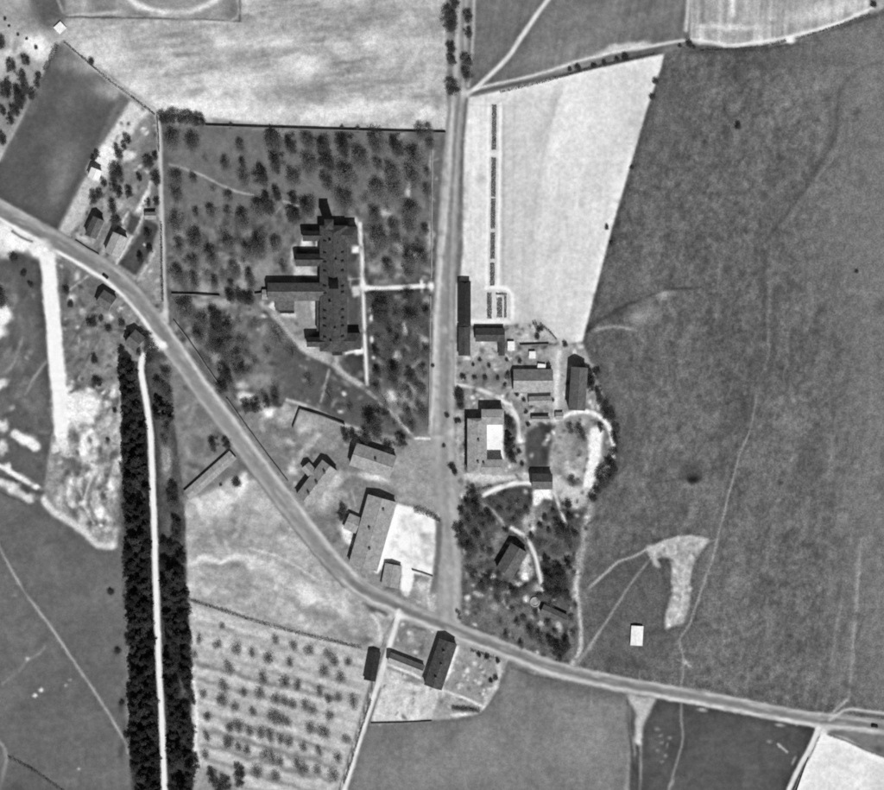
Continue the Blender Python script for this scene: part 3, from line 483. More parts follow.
def scatter(poly, n, tones, r0, r1, al=(.35, .8), seed=1):
    r = random.Random(seed); xs, ys = [p[0] for p in poly], [p[1] for p in poly]
    while n > 0:
        x, y = r.uniform(min(xs), max(xs)), r.uniform(min(ys), max(ys)); n -= 1
        if inside(poly, np.array([x]), np.array([y]))[0]: B(r.choice(tones), x, y, r.uniform(r0, r1), r.uniform(r0, r1), r.uniform(0, 90), r.uniform(*al), 2)
scatter(fp('farm'), 330, (90, 100, 110, 195, 215, 225, 130), .9, 3.4, (.35, .8), 3)
scatter(fp('village'), 260, (100, 110, 120, 175, 190, 205), 1.2, 5, (.25, .6), 4)
scatter(fp('se'), 260, (62, 70, 78, 130, 150, 175, 205), 1, 3.4, (.35, .75), 5)
scatter(fp('gardens'), 160, (84, 96, 180, 200, 215), 1, 3, (.35, .7), 6)
scatter([(58,265),(150,320),(124,360),(122,392),(70,392)], 150, (84, 92, 100, 165, 185), 1, 4, (.35, .7), 7)
scatter([(166,230),(440,230),(430,420),(238,405),(166,320)], 420, (76, 82, 88, 140, 152, 165), 1.4, 5, (.3, .65), 8)
scatter(fp('west'), 170, (84, 90, 96, 128, 140), 2, 7, (.3, .6), 9)
scatter(fp('nw'), 70, (120, 130, 200, 215), 2, 6, (.3, .6), 10)
scatter(fp('tri'), 110, (96, 104, 145, 155), 1.5, 6, (.3, .6), 11)
scatter(fp('plots'), 170, (110, 120, 195, 210, 220), 1, 3, (.35, .7), 12)
scatter(fp('mid'), 120, (140, 150, 200, 215), 2, 7, (.2, .5), 13)
scatter(fp('south'), 110, (112, 118, 136, 142), 3, 12, (.2, .45), 14)
scatter(fp('mead'), 150, (98, 101, 113, 117), 3, 12, (.2, .5), 15)
scatter(fp('se2'), 90, (76, 80, 98, 104), 2, 8, (.25, .5), 16)
scatter(fp('top'), 160, (150, 160, 200, 225, 235), 4, 16, (.15, .45), 17)
for x, y, rx, ry, t, al in ((393,398,9,7,205,.85),(405,392,8,4,185,.7),(413,400,9,7,165,.6),(397,357,3.4,4.6,200,.85),(404,330,2.6,6,195,.8),(423,340,4,5,180,.7),(380,362,5,4,150,.6),(386,213,6,5,180,.85),(356,222,6,4,185,.85),(398,248,5,8,165,.7),(405,265,7,4,175,.7),(430,236,3,14,170,.7),(377,267,6,5,165,.7),(408,190,2.4,7,180,.8),
        (206,290,8,7,165,.8),(223,304,13,5,165,.85),(240,268,7,6,165,.75),(243,284,7,8,160,.7),(199,304,10,4,165,.7),(262,272,9,10,150,.6),(222,288,5,5,155,.6),(190,345,5,7,160,.6),(213,356,5,7,155,.6),(241,385,6,5,185,.8),(247,397,7,5,220,.85),(269,412,4.5,3.6,228,.85),(285,418,9,8,175,.7),(262,380,12,7,150,.6),(381,285,10,2.4,150,.5),(400,276,6,3,165,.5),(424,280,5,3,165,.5),(418,360,6,4,150,.6),(420,380,6,4,150,.6),(404,408,6,5,160,.6)):
    B(t, x, y, rx, ry, 0, al, 4)
for x, y, rx, ry, an, t, al in ((8,232,16,9,25,242,.9),(26,246,14,8,25,240,.85),(40,254,8,9,0,238,.8),(4,252,8,9,0,205,.7),(16,244,9,6,0,235,.7),(3,316,9,9,-40,242,.9),(-2,330,9,9,0,238,.85),(2,384,5,4,0,215,.8),(2,425,5,5,0,215,.8),(24,440,12,6,28,226,.9),(2,446,5,8,0,205,.8),(14,474,16,3.4,28,222,.85),(36,488,5,2.6,28,215,.8),(10,488,14,4.6,28,208,.85),(30,500,5,4,20,195,.7),(62,400,10,14,0,244,.8),(70,418,9,10,0,240,.75),(88,408,11,9,0,240,.85),(84,446,5,14,0,228,.75),(58,445,5,9,0,225,.7),(97,468,8,6,0,205,.6),(100,512,6,7,0,230,.8),(112,484,4,9,0,222,.75)):
    B(t, x, y, rx, ry, an, al, 5)
for x, y, rx, ry, t, al in ((14,20,16,12,150,.5),(46,14,12,14,96,.7),(12,72,14,10,150,.5),(20,96,18,16,118,.6),(6,118,12,14,125,.5),(36,70,8,8,150,.5),(40,88,7,7,120,.5)): B(t, x, y, rx, ry, 0, al, 4)
bare = [(647,546),(668,540),(690,534),(709,541),(694,558),(689,580),(690,600),(684,624),(664,628),(668,610),(673,590),(671,560),(662,556),(656,560),(662,568),(654,566)]
P(172, bare, 1.0, .6, 2.5); scatter(bare, 160, (120, 135, 195, 205, 215), 1, 3.2, (.35, .75), 31); L(190, 2.2, [(649,549),(668,541),(690,536),(704,541)], .6, 1, 2); L(196, 2.4, [(688,556),(682,580),(682,602),(676,622)], .6, 1, 2)
P(182, [(627,693),(656,699),(649,712),(643,728),(641,745),(635,742),(637,718)], 1.4, .85, 2)
P(238, [(397,504),(416,509),(441,521),(433,576),(413,573),(410,592),(401,590),(402,564),(386,560),(377,574),(375,571)], 1.0, .8); P(178, [(420,531),(440,533),(435,572),(425,564),(422,552)], 2, .6, 1.5); B(168, 424, 534, 4, 3, 0, .6); B(176, 428, 556, 4, 8, 0, .4)
scatter([(397,504),(416,509),(441,521),(433,576),(413,573),(402,564),(386,560),(377,574)], 130, (205, 214, 222, 246, 248), 1.5, 5, (.25, .6), 32); L(214, 1.4, [(404,520),(412,545),(408,585)], .5, .8, 1.5); L(216, 1.4, [(408,518),(416,545),(411,585)], .5, .8, 1.5)
P(238, [(486,424),(503,424),(503,460),(486,460)], .6, .9); scatter([(486,424),(503,424),(503,460),(486,460)], 30, (215, 222, 246), 1, 3, (.3, .6), 33); L(235, 3, [(432,577),(428,592),(430,606)], .5, 1.6); B(215, 420, 586, 7, 6, 0, .6); B(205, 434, 610, 6, 7, 0, .5)
P(238, [(590,428),(602,428),(602,448),(596,470),(593,488),(584,488),(588,466),(589,448)], 1.4, .85, 1.5); L(228, 3.6, [(562,418),(572,413),(584,411),(598,415),(607,425),(613,442),(613,458),(606,474)], .85, .9, 1); L(222, 4, [(556,420),(556,400),(557,380),(560,352)], .6, 1.6, 1)
L(100, 1.4, [(556,344),(532,346)], .6, .7); L(205, 2, [(536,341),(518,341)], .7, .8); L(110, 1.3, [(513,345),(513,390)], .5, .7); L(112, 1.3, [(514,392),(553,391)], .5, .7); L(112, 1.2, [(470,386),(512,386)], .5, .7)
# ------------------------------------------------------------------ road and path lines
main_road = smooth_line([(-44,184),(0,210),(50,238),(100,267),(128,289),(148,313),(165,336),(188,370),(207,397),(232,430),(262,471),(300,521),(335,564),(360,588),(387,602),(426,619),(471,637),(510,652),(552,668),(596,679),(654,690),(732,704),(797,717),(836,721.5),(884,727),(930,732)], 3)
up_road = smooth_line([(462,-44),(461,40),(458,90),(452.5,150),(448,220),(444.5,300),(443,380),(443,440),(446,500),(449,560),(449,626)], 3)
def width_along(pts, ws): return list(np.interp(np.linspace(0, 1, len(pts)), np.linspace(0, 1, len(ws)), ws))
def Lvar(tone, pts, ws, alpha=.95, soft=1.0):
    for i in range(0, len(pts) - 1, 6):
        j = min(i + 7, len(pts)); L(tone, ws[i], pts[i:j], alpha if i else alpha, soft, .5, False)
# wide upright road: worn gravel, paler footways
wu = width_along(up_road, [13, 14, 16, 18, 20, 23, 25, 24, 24, 24])
Lvar(152, up_road, wu, .9, 1.4)
L(192, 4.6, offset(up_road, [-5, 3.5, 3, 3.5, 6, 6, 6, 5, 4, 3]), .55, 1.4); L(200, 3, [(453,104),(449,190),(442,260),(436,320),(433,400),(431,432)], .75, 1.4)
L(140, 4, offset(up_road, -1.5), .6, 2); L(178, 3, offset(up_road, [-4, -4, -4, -5, -6, -8, -9, -8, -8, -8]), .5, 1.6); L(125, 1.6, offset(up_road, [-2, -2, -2, -3, -4, -4, -4, -3, -3]), .4, 1.0)
L(190, 3, [(474,-40),(473,40),(468,86)], .7, 1.3); B(195, 464, 94, 5, 5, 0, .8)
P(158, [(416,438),(432,430),(446,430),(460,470),(462,520),(458,600),(464,622),(440,620),(436,600),(442,530),(440,515),(412,500),(404,470)], 3.5, .75); L(180, 5, offset(up_road[-70:], -6), .5, 2); L(215, 2, [(416,438.5),(444,438)], .85, .7); B(205, 452, 432, 3, 5, 0, .6); B(225, 438, 520, 2, 6, 0, .5); L(120, 6, [(440,524),(437,560),(434,590)], .75, 1.4)
N([(410,436),(440,430),(460,470),(460,620),(440,620),(440,515),(405,495)], 8, 12, 24, 0, 4, 3, 33.0); B(130, 425, 470, 10, 12, 0, .35); B(180, 408, 500, 12, 4, 10, .5)
# main road: verges, carriageway, pale footways
wm = width_along(main_road, [20, 20, 20, 19, 20, 20, 20, 19, 18, 17, 16, 15, 15, 15, 15, 15])
Lvar(162, main_road, wm, .95, 1.1)
i1 = next(i for i, p in enumerate(main_road) if p[0] > 168); i2 = next(i for i, p in enumerate(main_road) if p[0] > 352); i3 = next(i for i, p in enumerate(main_road) if p[0] > 345)
L(136, 8.5, offset(main_road[:i1], [1, 1, 0, -1]), .85, 1.6); L(130, 3, offset(main_road[:i1], 3.6), .5, 1.4); L(142, 9, offset(main_road[i1:i2], 1.0), .8, 1.6); L(132, 7, offset(main_road[i2:], -.6), .85, 1.2); L(118, 2, offset(main_road[i2:], -.2), .35, 1)
L(222, 3.2, offset(main_road[:i1], [8.4, 8.4, 8.2, 8, 8]), .9, .9, 1.0); L(196, 2.8, offset(main_road[i1 - 6:i2], -7.2), .7, 1.2, 1.2); L(192, 2.8, offset(main_road[i3:], 5.0), .75, 1.1, 1.2); L(170, 2.4, offset(main_road[i2:], -5.0), .5, 1.2, 1.2); L(110, 1.5, offset(main_road[i1 + 4:i2], 9.6), .6, .9)
L(108, 3, offset(main_road[:i1], -9.6)[30:], .3, 1.4); P(205, [(150,330),(160,338),(168,350),(158,352),(150,346)], 1.6, .8)
L(235, 3, [(0,222),(20,232),(60,258)], .4, 2); L(110, 2.2, [(12,231),(22,238),(32,242)], .8, .9)
scatter([(430,100),(470,100),(462,620),(436,620)], 150, (128, 138, 172, 185), 1, 5, (.2, .5), 21)
rr = random.Random(22)
for k in range(240):
    i = rr.randrange(len(main_road)); x, y = main_road[i]; i2_ = min(i + 3, len(main_road) - 1); an = math.degrees(math.atan2(main_road[i2_][1] - y, main_road[i2_][0] - x)) if i2_ > i else 0
    B(rr.choice((122, 130, 150, 172, 182)), x + rr.uniform(-8, 8), y + rr.uniform(-8, 8), rr.uniform(3, 11), rr.uniform(.8, 2), an, rr.uniform(.2, .5), 1.5)
# lanes
lane_w = [(66,42),(90,63),(112,82),(135,98),(155,112),(158,122),(160,150),(161,200),(163,250),(165,300),(167,322)]
L(182, 4.4, lane_w, .9, 1); L(212, 2, lane_w[:5], .6, .8); B(205, 165, 314, 4, 6, 0, .7)
lane_s = [(399,611),(395,628),(388,650),(379,680),(370,708),(356,752),(344,790),(334,822)]
L(210, 5.4, lane_s, .95, 1.0); B(220, 400, 614, 8, 4, 15, .8); L(110, 1.4, offset(smooth_line(lane_s), 4)[8:], .55, .9)
lane_e = [(818,728),(812,744),(800,766),(788,792),(776,818)]
L(206, 5, lane_e, .95, .9); L(96, 1.2, offset(smooth_line(lane_e), -3.6), .8, .6); B(210, 822, 730, 6, 5, 0, .8)
lane_f = [(930,714),(884,713),(850,709),(840,713),(830,720)]
L(190, 3, lane_f, .8, 1)
track = [(164,345),(157,344),(149,350),(142,359),(141,368),(143,382),(146,400),(149,420),(151,446),(152.5,480),(154,520),(156,590),(157.5,630),(159,668),(161,705),(163,746),(164.5,790),(166,826)]
L(240, 5.8, track, 1.0, .8, .5)
strip = [(46,252),(50,285),(53,320),(56,360),(60,400),(61,432)]
L(242, 15, strip, .95, 1.6, 1.4); L(225, 15, [(44,246),(48,258)], .7, 2); B(150, 53, 246, 7, 5, 0, .6)
canvas = canvas + 0.55 * (canvas - blur(canvas, 5.0)) + 0.35 * (canvas - blur(canvas, 1.3)) + 0.10 * (canvas - blur(canvas, 16.0))
canvas *= 1 + 0.075 * fbm(2.6, 2.6, 0, 2, 41.0) + 0.035 * fbm(18, 18, 0, 3, 47.0)
canvas = np.clip(canvas, 18, 248)

def tone_at(px, py):
    u = np.clip(np.asarray(px) - OX - 0.5, 0, CW - 1.01); v = np.clip(np.asarray(py) - OY - 0.5, 0, CH - 1.01)
    iu = u.astype(int); iv = v.astype(int); fu = u - iu; fv = v - iv
    t = (canvas[iv, iu] * (1 - fu) + canvas[iv, iu + 1] * fu) * (1 - fv) + (canvas[iv + 1, iu] * (1 - fu) + canvas[iv + 1, iu + 1] * fu) * fv
    t = t / 255.0
    return np.where(t <= 0.04045, t / 12.92, ((t + 0.055) / 1.055) ** 2.4) / K_ILLUM
def sheet(name, px, py, faces, z, mat):
    n = len(px); co = np.empty((n, 3)); co[:, 0] = (np.asarray(px) - CX) * S; co[:, 1] = (CY - np.asarray(py)) * S; co[:, 2] = z
    me = bpy.data.meshes.new(name); me.from_pydata(co.tolist(), [], faces); me.update()
    t = np.ones((n, 4), np.float32); t[:, :3] = tone_at(px, py)[:, None]
    at = me.attributes.new('tone', 'FLOAT_COLOR', 'POINT'); at.data.foreach_set('color', t.ravel())
    me.materials.append(mat); o = bpy.data.objects.new(name, me); C.objects.link(o); return o
def poly_sheet(name, poly, z, mat, step=1.15):
    b = []
    for i in range(len(poly)):
        x0, y0 = poly[i]; x1, y1 = poly[(i + 1) % len(poly)]
        n = max(1, int(math.hypot(x1 - x0, y1 - y0) / (step * 1.6)))
        b += [(x0 + (x1 - x0) * k / n, y0 + (y1 - y0) * k / n) for k in range(n)]
    nb = len(b); xs, ys = [p[0] for p in b], [p[1] for p in b]
    X, Y = np.meshgrid(np.arange(min(xs), max(xs), step), np.arange(min(ys), max(ys), step))
    X = X.ravel() + NR.uniform(-.4, .4, X.size) * step; Y = Y.ravel() + NR.uniform(-.4, .4, Y.size) * step
    k = inside(poly, X, Y); X, Y = X[k], Y[k]
    pts = [Vector(p) for p in b] + [Vector((u, v)) for u, v in zip(X.tolist(), Y.tolist())]
    r = delaunay_2d_cdt(pts, [(i, (i + 1) % nb) for i in range(nb)], [list(range(nb))], 1, 1e-5)
    px = [v[0] for v in r[0]]; py = [v[1] for v in r[0]]
    fs = []
    for f in r[2]:
        p = [r[0][i] for i in f[:3]]
        cr = (p[1][0] - p[0][0]) * (p[2][1] - p[0][1]) - (p[1][1] - p[0][1]) * (p[2][0] - p[0][0])
        fs.append(tuple(f) if cr < 0 else tuple(reversed(f)))
    return sheet(name, px, py, fs, z, mat)
def ribbon(name, pts, ws, z, mat, label, cat, rough=0.35, step=1.3):
    p = np.array(pts, float); t = np.gradient(p, axis=0); t /= np.hypot(t[:, 0], t[:, 1])[:, None] + 1e-9
    w = np.array(ws if hasattr(ws, '__len__') else [ws] * len(p), float); m = max(3, int(max(w) / step) + 1)
    px, py = [], []
    jl, jr = NR.uniform(-rough, rough, len(p)), NR.uniform(-rough, rough, len(p))
    for i in range(len(p)):
        for k in range(m):
            s = (k / (m - 1) - .5) * w[i] + (jl[i] if k == 0 else jr[i] if k == m - 1 else 0)
            px.append(p[i, 0] - t[i, 1] * s); py.append(p[i, 1] + t[i, 0] * s)
    fs = [(i * m + k, i * m + k + 1, (i + 1) * m + k + 1, (i + 1) * m + k)[::-1] for i in range(len(p) - 1) for k in range(m - 1)]
    o = sheet(name, px, py, fs, z, mat); tag(o, label, cat, kind='structure'); return o

# ------------------------------------------------------------------ ground, fields, roads
g = 4.0
nx, ny = int(972 / g) + 1, int(878 / g) + 1
X, Y = np.meshgrid(-44 + g * np.arange(nx), -44 + g * np.arange(ny))
px, py = X.ravel().tolist(), Y.ravel().tolist()
fs = [(j * nx + i, (j + 1) * nx + i, (j + 1) * nx + i + 1, j * nx + i + 1) for j in range(ny - 1) for i in range(nx - 1)]
far = 6000
x0, x1, y0, y1 = px[0], px[-1], py[0], py[-1]
b = len(px); px += [-far, far, far, -far]; py += [-far, -far, far, far]
c = [0, nx - 1, nx * ny - 1, nx * (ny - 1)]
top_e = list(range(0, nx)); bot_e = list(range(nx * (ny - 1), nx * ny)); lef_e = [j * nx for j in range(ny)]; rig_e = [j * nx + nx - 1 for j in range(ny)]
fs += [tuple([b, b + 1][::-1] + top_e)][:1] and [tuple([b + 1, b] + top_e)]
fs += [tuple([b + 3, b + 2] + bot_e[::-1]), tuple([b, b + 3] + lef_e[::-1]), tuple([b + 2, b + 1] + rig_e)]
tag(sheet('ground', px, py, fs, -0.10, M['grass']), 'flat open farmland reaching to the horizon', 'ground', kind='structure')
for k, (nm, lb, ct, tone, mt, poly) in F.items():
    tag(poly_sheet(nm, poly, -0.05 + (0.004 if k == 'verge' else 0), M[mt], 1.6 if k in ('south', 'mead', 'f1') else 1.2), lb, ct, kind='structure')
ribbon('road', up_road, wu, 0.0, M['road'], 'wide pale gravel road running straight up the picture', 'road')
ribbon('road', main_road, wm, 0.02, M['road'], 'main road curving diagonally from upper left to lower right', 'road')
ribbon('lane', smooth_line(lane_w), 4.4, -0.02, M['road'], 'narrow lane along the left side of the walled park', 'lane')
ribbon('lane', smooth_line(lane_s), 5.6, -0.02, M['road'], 'pale lane leading down beside the orchard', 'lane')
ribbon('lane', smooth_line(lane_e), 5.2, -0.02, M['track'], 'pale lane by the bright lower right field', 'lane')
ribbon('lane', smooth_line(lane_f), 3.2, -0.02, M['track'], 'faint side track joining main road at right edge', 'lane')
ribbon('track', smooth_line(track), 6.0, -0.02, M['track'], 'bright white gravel track between the two conifer belts', 'track')
ribbon('sand_strip', smooth_line(strip), 15, -0.02, M['track'], 'broad bright white sandy strip at the left', 'track', 1.0)
ribbon('path', smooth_line([(360,224),(362,260),(363,285),(364,320),(366,360),(367,384)]), 3.4, -0.02, M['track'], 'white path along the right side of the long dark-roofed building', 'path')
ribbon('path', smooth_line([(365.5,288.3),(390,288),(429,286.5)]), 4.2, -0.024, M['track'], 'white path from long dark-roofed building to the wide road', 'path')
ribbon('path', smooth_line([(262,303),(270,312),(285,328),(300,345),(318,357),(332,362),(345,375),(362,387),(378,400),(393,416),(414,438)]), 5, -0.028, M['yard'], 'worn path slanting below the long dark-roofed building', 'path')
ribbon('path', smooth_line([(468,92),(484,81),(510,54),(530,24),(552,-6),(560,-18)]), 4.4, -0.02, M['road'], 'pale path slanting across the grey field at the top', 'path')
ribbon('path', smooth_line([(470,93),(540,77),(590,61),(650,47),(690,41),(724,45),(760,42),(792,36),(840,22),(872,8)]), 3.0, -0.026, M['road'], 'pale field path above the white field and moor', 'path')
ribbon('path', smooth_line([(0,548),(22,588),(50,626),(80,670),(104,706),(124,740),(128,752),(136,755)]), 2.6, -0.02, M['grass'], 'thin trodden path slanting through lower left meadow', 'path')
ribbon('path', smooth_line([(757,395),(750,430),(741,452),(730,490),(720,528),(712,560),(702,588),(688,626),(680,640),(683,655),(684,672),(681,684)]), 2.2, -0.02, M['moor'], 'faint winding footpath through the moor', 'path')
ribbon('path', smooth_line([(650,547),(635,556),(618,562),(604,574),(590,587)]), 2.4, -0.02, M['moor'], 'faint path from bare patch on moor to the gardens', 'path')
ribbon('path', smooth_line([(655,553),(630,585),(604,625),(578,662)]), 2.4, -0.024, M['moor'], 'straight faint path from bare moor patch down to main road', 'path')
ribbon('driveway', smooth_line([(457,385),(475,388),(490,393),(502,400),(512,410),(518,424),(519,440)]), 4.4, -0.02, M['track'], 'curved pale driveway round the house with inner court', 'driveway')
ribbon('driveway', smooth_line([(483,495),(500,488),(515,483),(530,483)]), 4.2, -0.02, M['track'], 'short curved white driveway below the house with inner court', 'driveway')
ribbon('path', smooth_line([(512,528),(524,536),(532,548),(537,562),(540,576),(543,590)]), 3.8, -0.02, M['track'], 'curved pale garden path round the lowest dark house', 'path')
ribbon('path', smooth_line([(554,492),(558,504),(562,514),(566,526)]), 2.8, -0.02, M['track'], 'short straight white garden path right of the driveway', 'path')
tag(poly_sheet('bare_patch', [(647,546),(668,540),(690,534),(709,541),(694,558),(689,580),(690,600),(684,624),(664,628),(668,610),(673,590),(671,560),(662,556),(656,560),(662,568),(654,566)], -0.03, M['rubble'], 1.3), 'pale bare patch shaped like a hook on the moor', 'bare ground', kind='structure')
tag(poly_sheet('yard', [(397,504),(416,509),(441,521),(433,576),(413,573),(410,592),(401,590),(402,564),(386,560),(377,574),(375,571)], -0.03, M['pale'], 1.3), 'dazzling white yard beside the large barn', 'yard', kind='structure')
tag(poly_sheet('courtyard', [(486.3,424.3),(503,424.3),(503,459.7),(486.3,459.7)], -0.03, M['pale'], 1.3), 'small white courtyard inside the three-winged house', 'courtyard', kind='structure')

# ------------------------------------------------------------------ buildings
def frame_of(c):
    """four corners on the photograph, first edge = one gable end: gives centre, long half, short half, turn"""
    p = [W(*q) for q in c]
    m0, m1 = (p[0] + p[1]) / 2, (p[2] + p[3]) / 2
    d = m1 - m0; Ln = d.length; u = d.normalized(); v = Vector((-u.y, u.x, 0))
    wd = (abs((p[1] - p[0]).dot(v)) + abs((p[2] - p[3]).dot(v))) / 2
    return (m0 + m1) / 2, Ln / 2, wd / 2, math.atan2(u.y, u.x)
def roof_gable(mb, L_, w_, z, rise, ov=0.45, th=0.22, hip=0.0, hip2=None):
    """pitched roof, ridge along local x; hip > 0 pulls the ridge ends in"""
    hip2 = hip if hip2 is None else hip2
    a, b_ = L_ + ov, w_ + ov
    zz = z - rise * ov / w_
    for dz, flip in ((0, False), (-th, True)):
        v = [(-a, -b_, zz + dz), (a, -b_, zz + dz), (a, b_, zz + dz), (-a, b_, zz + dz), (-a + hip, 0, z + rise + dz), (a - hip2, 0, z + rise + dz)]
        f = [(0, 1, 5, 4), (2, 3, 4, 5), (1, 2, 5), (3, 0, 4)] if (hip or hip2) else [(0, 1, 5, 4), (2, 3, 4, 5)]
        mb.add(v, [q[::-1] for q in f] if flip else f)
    v = [(-a, -b_, zz), (a, -b_, zz), (a, b_, zz), (-a, b_, zz), (-a, -b_, zz - th), (a, -b_, zz - th), (a, b_, zz - th), (-a, b_, zz - th)]
    mb.add(v, [(4, 5, 1, 0), (6, 7, 3, 2)])
    if not hip and not hip2:
        for s in (-1, 1):
            mb.add([(s * a, -b_, zz), (s * a, 0, z + rise), (s * a, b_, zz), (s * a, b_, zz - th), (s * a, 0, z + rise - th), (s * a, -b_, zz - th)], [(0, 1, 4, 5), (1, 2, 3, 4)])
    else:
        mb.add(v, [(5, 6, 2, 1), (7, 4, 0, 3)])
def wall_block(mb, L_, w_, z, rise, gable):
    zt = z - 0.05
    mb.add([(-L_, -w_, -.2), (L_, -w_, -.2), (L_, w_, -.2), (-L_, w_, -.2), (-L_, -w_, zt), (L_, -w_, zt), (L_, w_, zt), (-L_, w_, zt)], [(0, 1, 5, 4), (1, 2, 6, 5), (2, 3, 7, 6), (3, 0, 4, 7), (4, 5, 6, 7)])
    if gable:
        for s in (-1, 1): mb.add([(s * L_, -w_, zt), (s * L_, w_, zt), (s * L_, 0, zt + rise - .15)], [(0, 1, 2), (2, 1, 0)][:1] if s > 0 else [(2, 1, 0)])
def ridge_mesh(L_, z, rise, hip, hip2=None):
    mb = MB(); hip2 = hip if hip2 is None else hip2; a0, a1 = -L_ - .4 + hip, L_ + .4 - hip2; t = z + rise
    mb.add([(a0, -.22, t - .05), (a1, -.22, t - .05), (a1, 0, t + .14), (a0, 0, t + .14), (a0, .22, t - .05), (a1, .22, t - .05)], [(0, 1, 2, 3), (3, 2, 5, 4), (0, 3, 4), (1, 5, 2)])
    return mb
def chimney(root, parent, x, y, zbase, ztop, w=0.85, mat='dark_brick'):
    mb = MB(); mb.box(x - w / 2, x + w / 2, y - w / 2, y + w / 2, zbase, ztop)
    mb.box(x - w / 2 - .12, x + w / 2 + .12, y - w / 2 - .12, y + w / 2 + .12, ztop + .002, ztop + .22)
    o = mb.build('chimney', M[mat], parent)
    p = MB(); p.tube((x, y, ztop + .2), (x, y, ztop + .75), .18, .15, 8); p.build('chimney_pot', M['lead'], o) if parent == root else None
    return o
def wing(root, c, h, rise, roof, wall='plaster', hip=0.0, chim=(), flat=False, ridge=True, hip2=None, ov=.45):
    """one range of a building, in the frame of root; its own turned child parts are baked into root space"""
    ctr, L_, w_, rz = frame_of(c)
    inv = root.matrix_basis.inverted()
    m = inv @ Matrix.Translation(ctr) @ Matrix.Rotation(rz, 4, 'Z')
    def put(mb, name, mat, parent=root):
        mb.v = [tuple(m @ Vector(q)) for q in mb.v]; return mb.build(name, M[mat], parent)
    wb = MB(); wall_block(wb, L_, w_, h, 0 if flat else rise, not flat and not hip and not hip2); put(wb, 'wall', wall)
    rb = MB()
    if flat: rb.box(-L_ - .3, L_ + .3, -w_ - .3, w_ + .3, h - .03, h + .25)
    else: roof_gable(rb, L_, w_, h, rise, ov, hip=hip, hip2=hip2)
    ro = put(rb, 'roof', roof)
    if ridge and not flat: put(ridge_mesh(L_, h, rise, hip, hip2), 'ridge_cap', roof, ro)
    for (t, s) in chim:
        mb = MB(); x = t * L_; y = s * w_; zr = h + rise * (1 - abs(s)); q = .5
        mb.box(x - q, x + q, y - q, y + q, zr - .6, zr + 1.3); mb.box(x - q - .12, x + q + .12, y - q - .12, y + q + .12, zr + 1.302, zr + 1.5)
        put(mb, 'chimney', 'dark_brick', ro)
    return ro, m, L_, w_
def house(name, label, cat, c, h, rise, roof, group=None, **kw):
    ctr, L_, w_, rz = frame_of(c); root = empty(name, ctr, rz); root.matrix_basis  # base centre
    root.location = ctr; bpy.context.view_layer.update() if False else None
    root.matrix_basis = Matrix.Translation(ctr) @ Matrix.Rotation(rz, 4, 'Z')
    tag(root, label, cat, group); wing(root, c, h, rise, roof, **kw); return root
def R4(x0, x1, y0, y1, along='x'):
    """upright rectangle on the photograph; ridge along x or y"""
    return [(x0, y1), (x0, y0), (x1, y0), (x1, y1)] if along == 'x' else [(x0, y0), (x1, y0), (x1, y1), (x0, y1)]

# the long institution building
ctr = W(334, 288); inst = empty('institution_building', ctr); inst.matrix_basis = Matrix.Translation(ctr)
tag(inst, 'long dark slate-roofed institution building with dormers, side wings and dark ridge lantern', 'building')
main_roof, mm, mL, mw = wing(inst, R4(321, 347, 227, 351, 'y'), 8.0, 3.2, 'roof_slate', 'brick', hip=5.0)
wing(inst, R4(342, 357, 228, 244), 7.6, 2.2, 'roof_slate', 'brick', hip2=3)
wing(inst, R4(343, 360.5, 334, 349), 6.8, 2.2, 'roof_slate', 'brick', hip2=3)
wing(inst, R4(304, 325, 232, 241), 6.0, 2.6, 'roof_slate', 'brick')
wing(inst, R4(297, 325, 255, 266), 6.4, 3.0, 'roof_slate', 'brick')
wing(inst, R4(269, 325, 284, 300.5), 6.2, 3.6, 'roof_dark_tile', 'brick')
wing(inst, R4(263, 270, 290.5, 299), 2.6, 1.0, 'roof_tile', 'brick')
wing(inst, R4(308, 325, 338, 346.5), 7.0, 2.4, 'roof_slate', 'brick')
wing(inst, R4(317.5, 322, 301, 331, 'y'), 4.5, 0.4, 'roof_slate', 'brick', flat=True)
wing(inst, R4(333, 342, 349, 355, 'y'), 4.0, 0.8, 'roof_tar', 'brick', flat=True)
wing(inst, R4(276, 294, 301.5, 310), 2.6, 0.3, 'roof_dark_tile', 'brick', flat=True)
wing(inst, R4(280.5, 294, 310.2, 313), 1.6, 0.3, 'roof_tar', 'brick', flat=True)
def inst_part(mb, name, mat, parent, x, y):
    p = W(x, y) - ctr; mb.v = [tuple(Vector(q) + p) for q in mb.v]; return mb.build(name, M[mat], parent)
# north stair turret
mb = MB(); mb.box(-2.3, 2.3, -2.6, 2.6, -.2, 17.0); t_ = inst_part(mb, 'stair_turret', 'brick', inst, 330, 226)
mb = MB(); mb.add([(-2.7,-3,17),(2.7,-3,17),(2.7,3,17),(-2.7,3,17),(0,0,19.2)], [(0,1,4),(1,2,4),(2,3,4),(3,0,4),(3,2,1,0)]); inst_part(mb, 'turret_roof', 'roof_slate', t_, 330, 226)
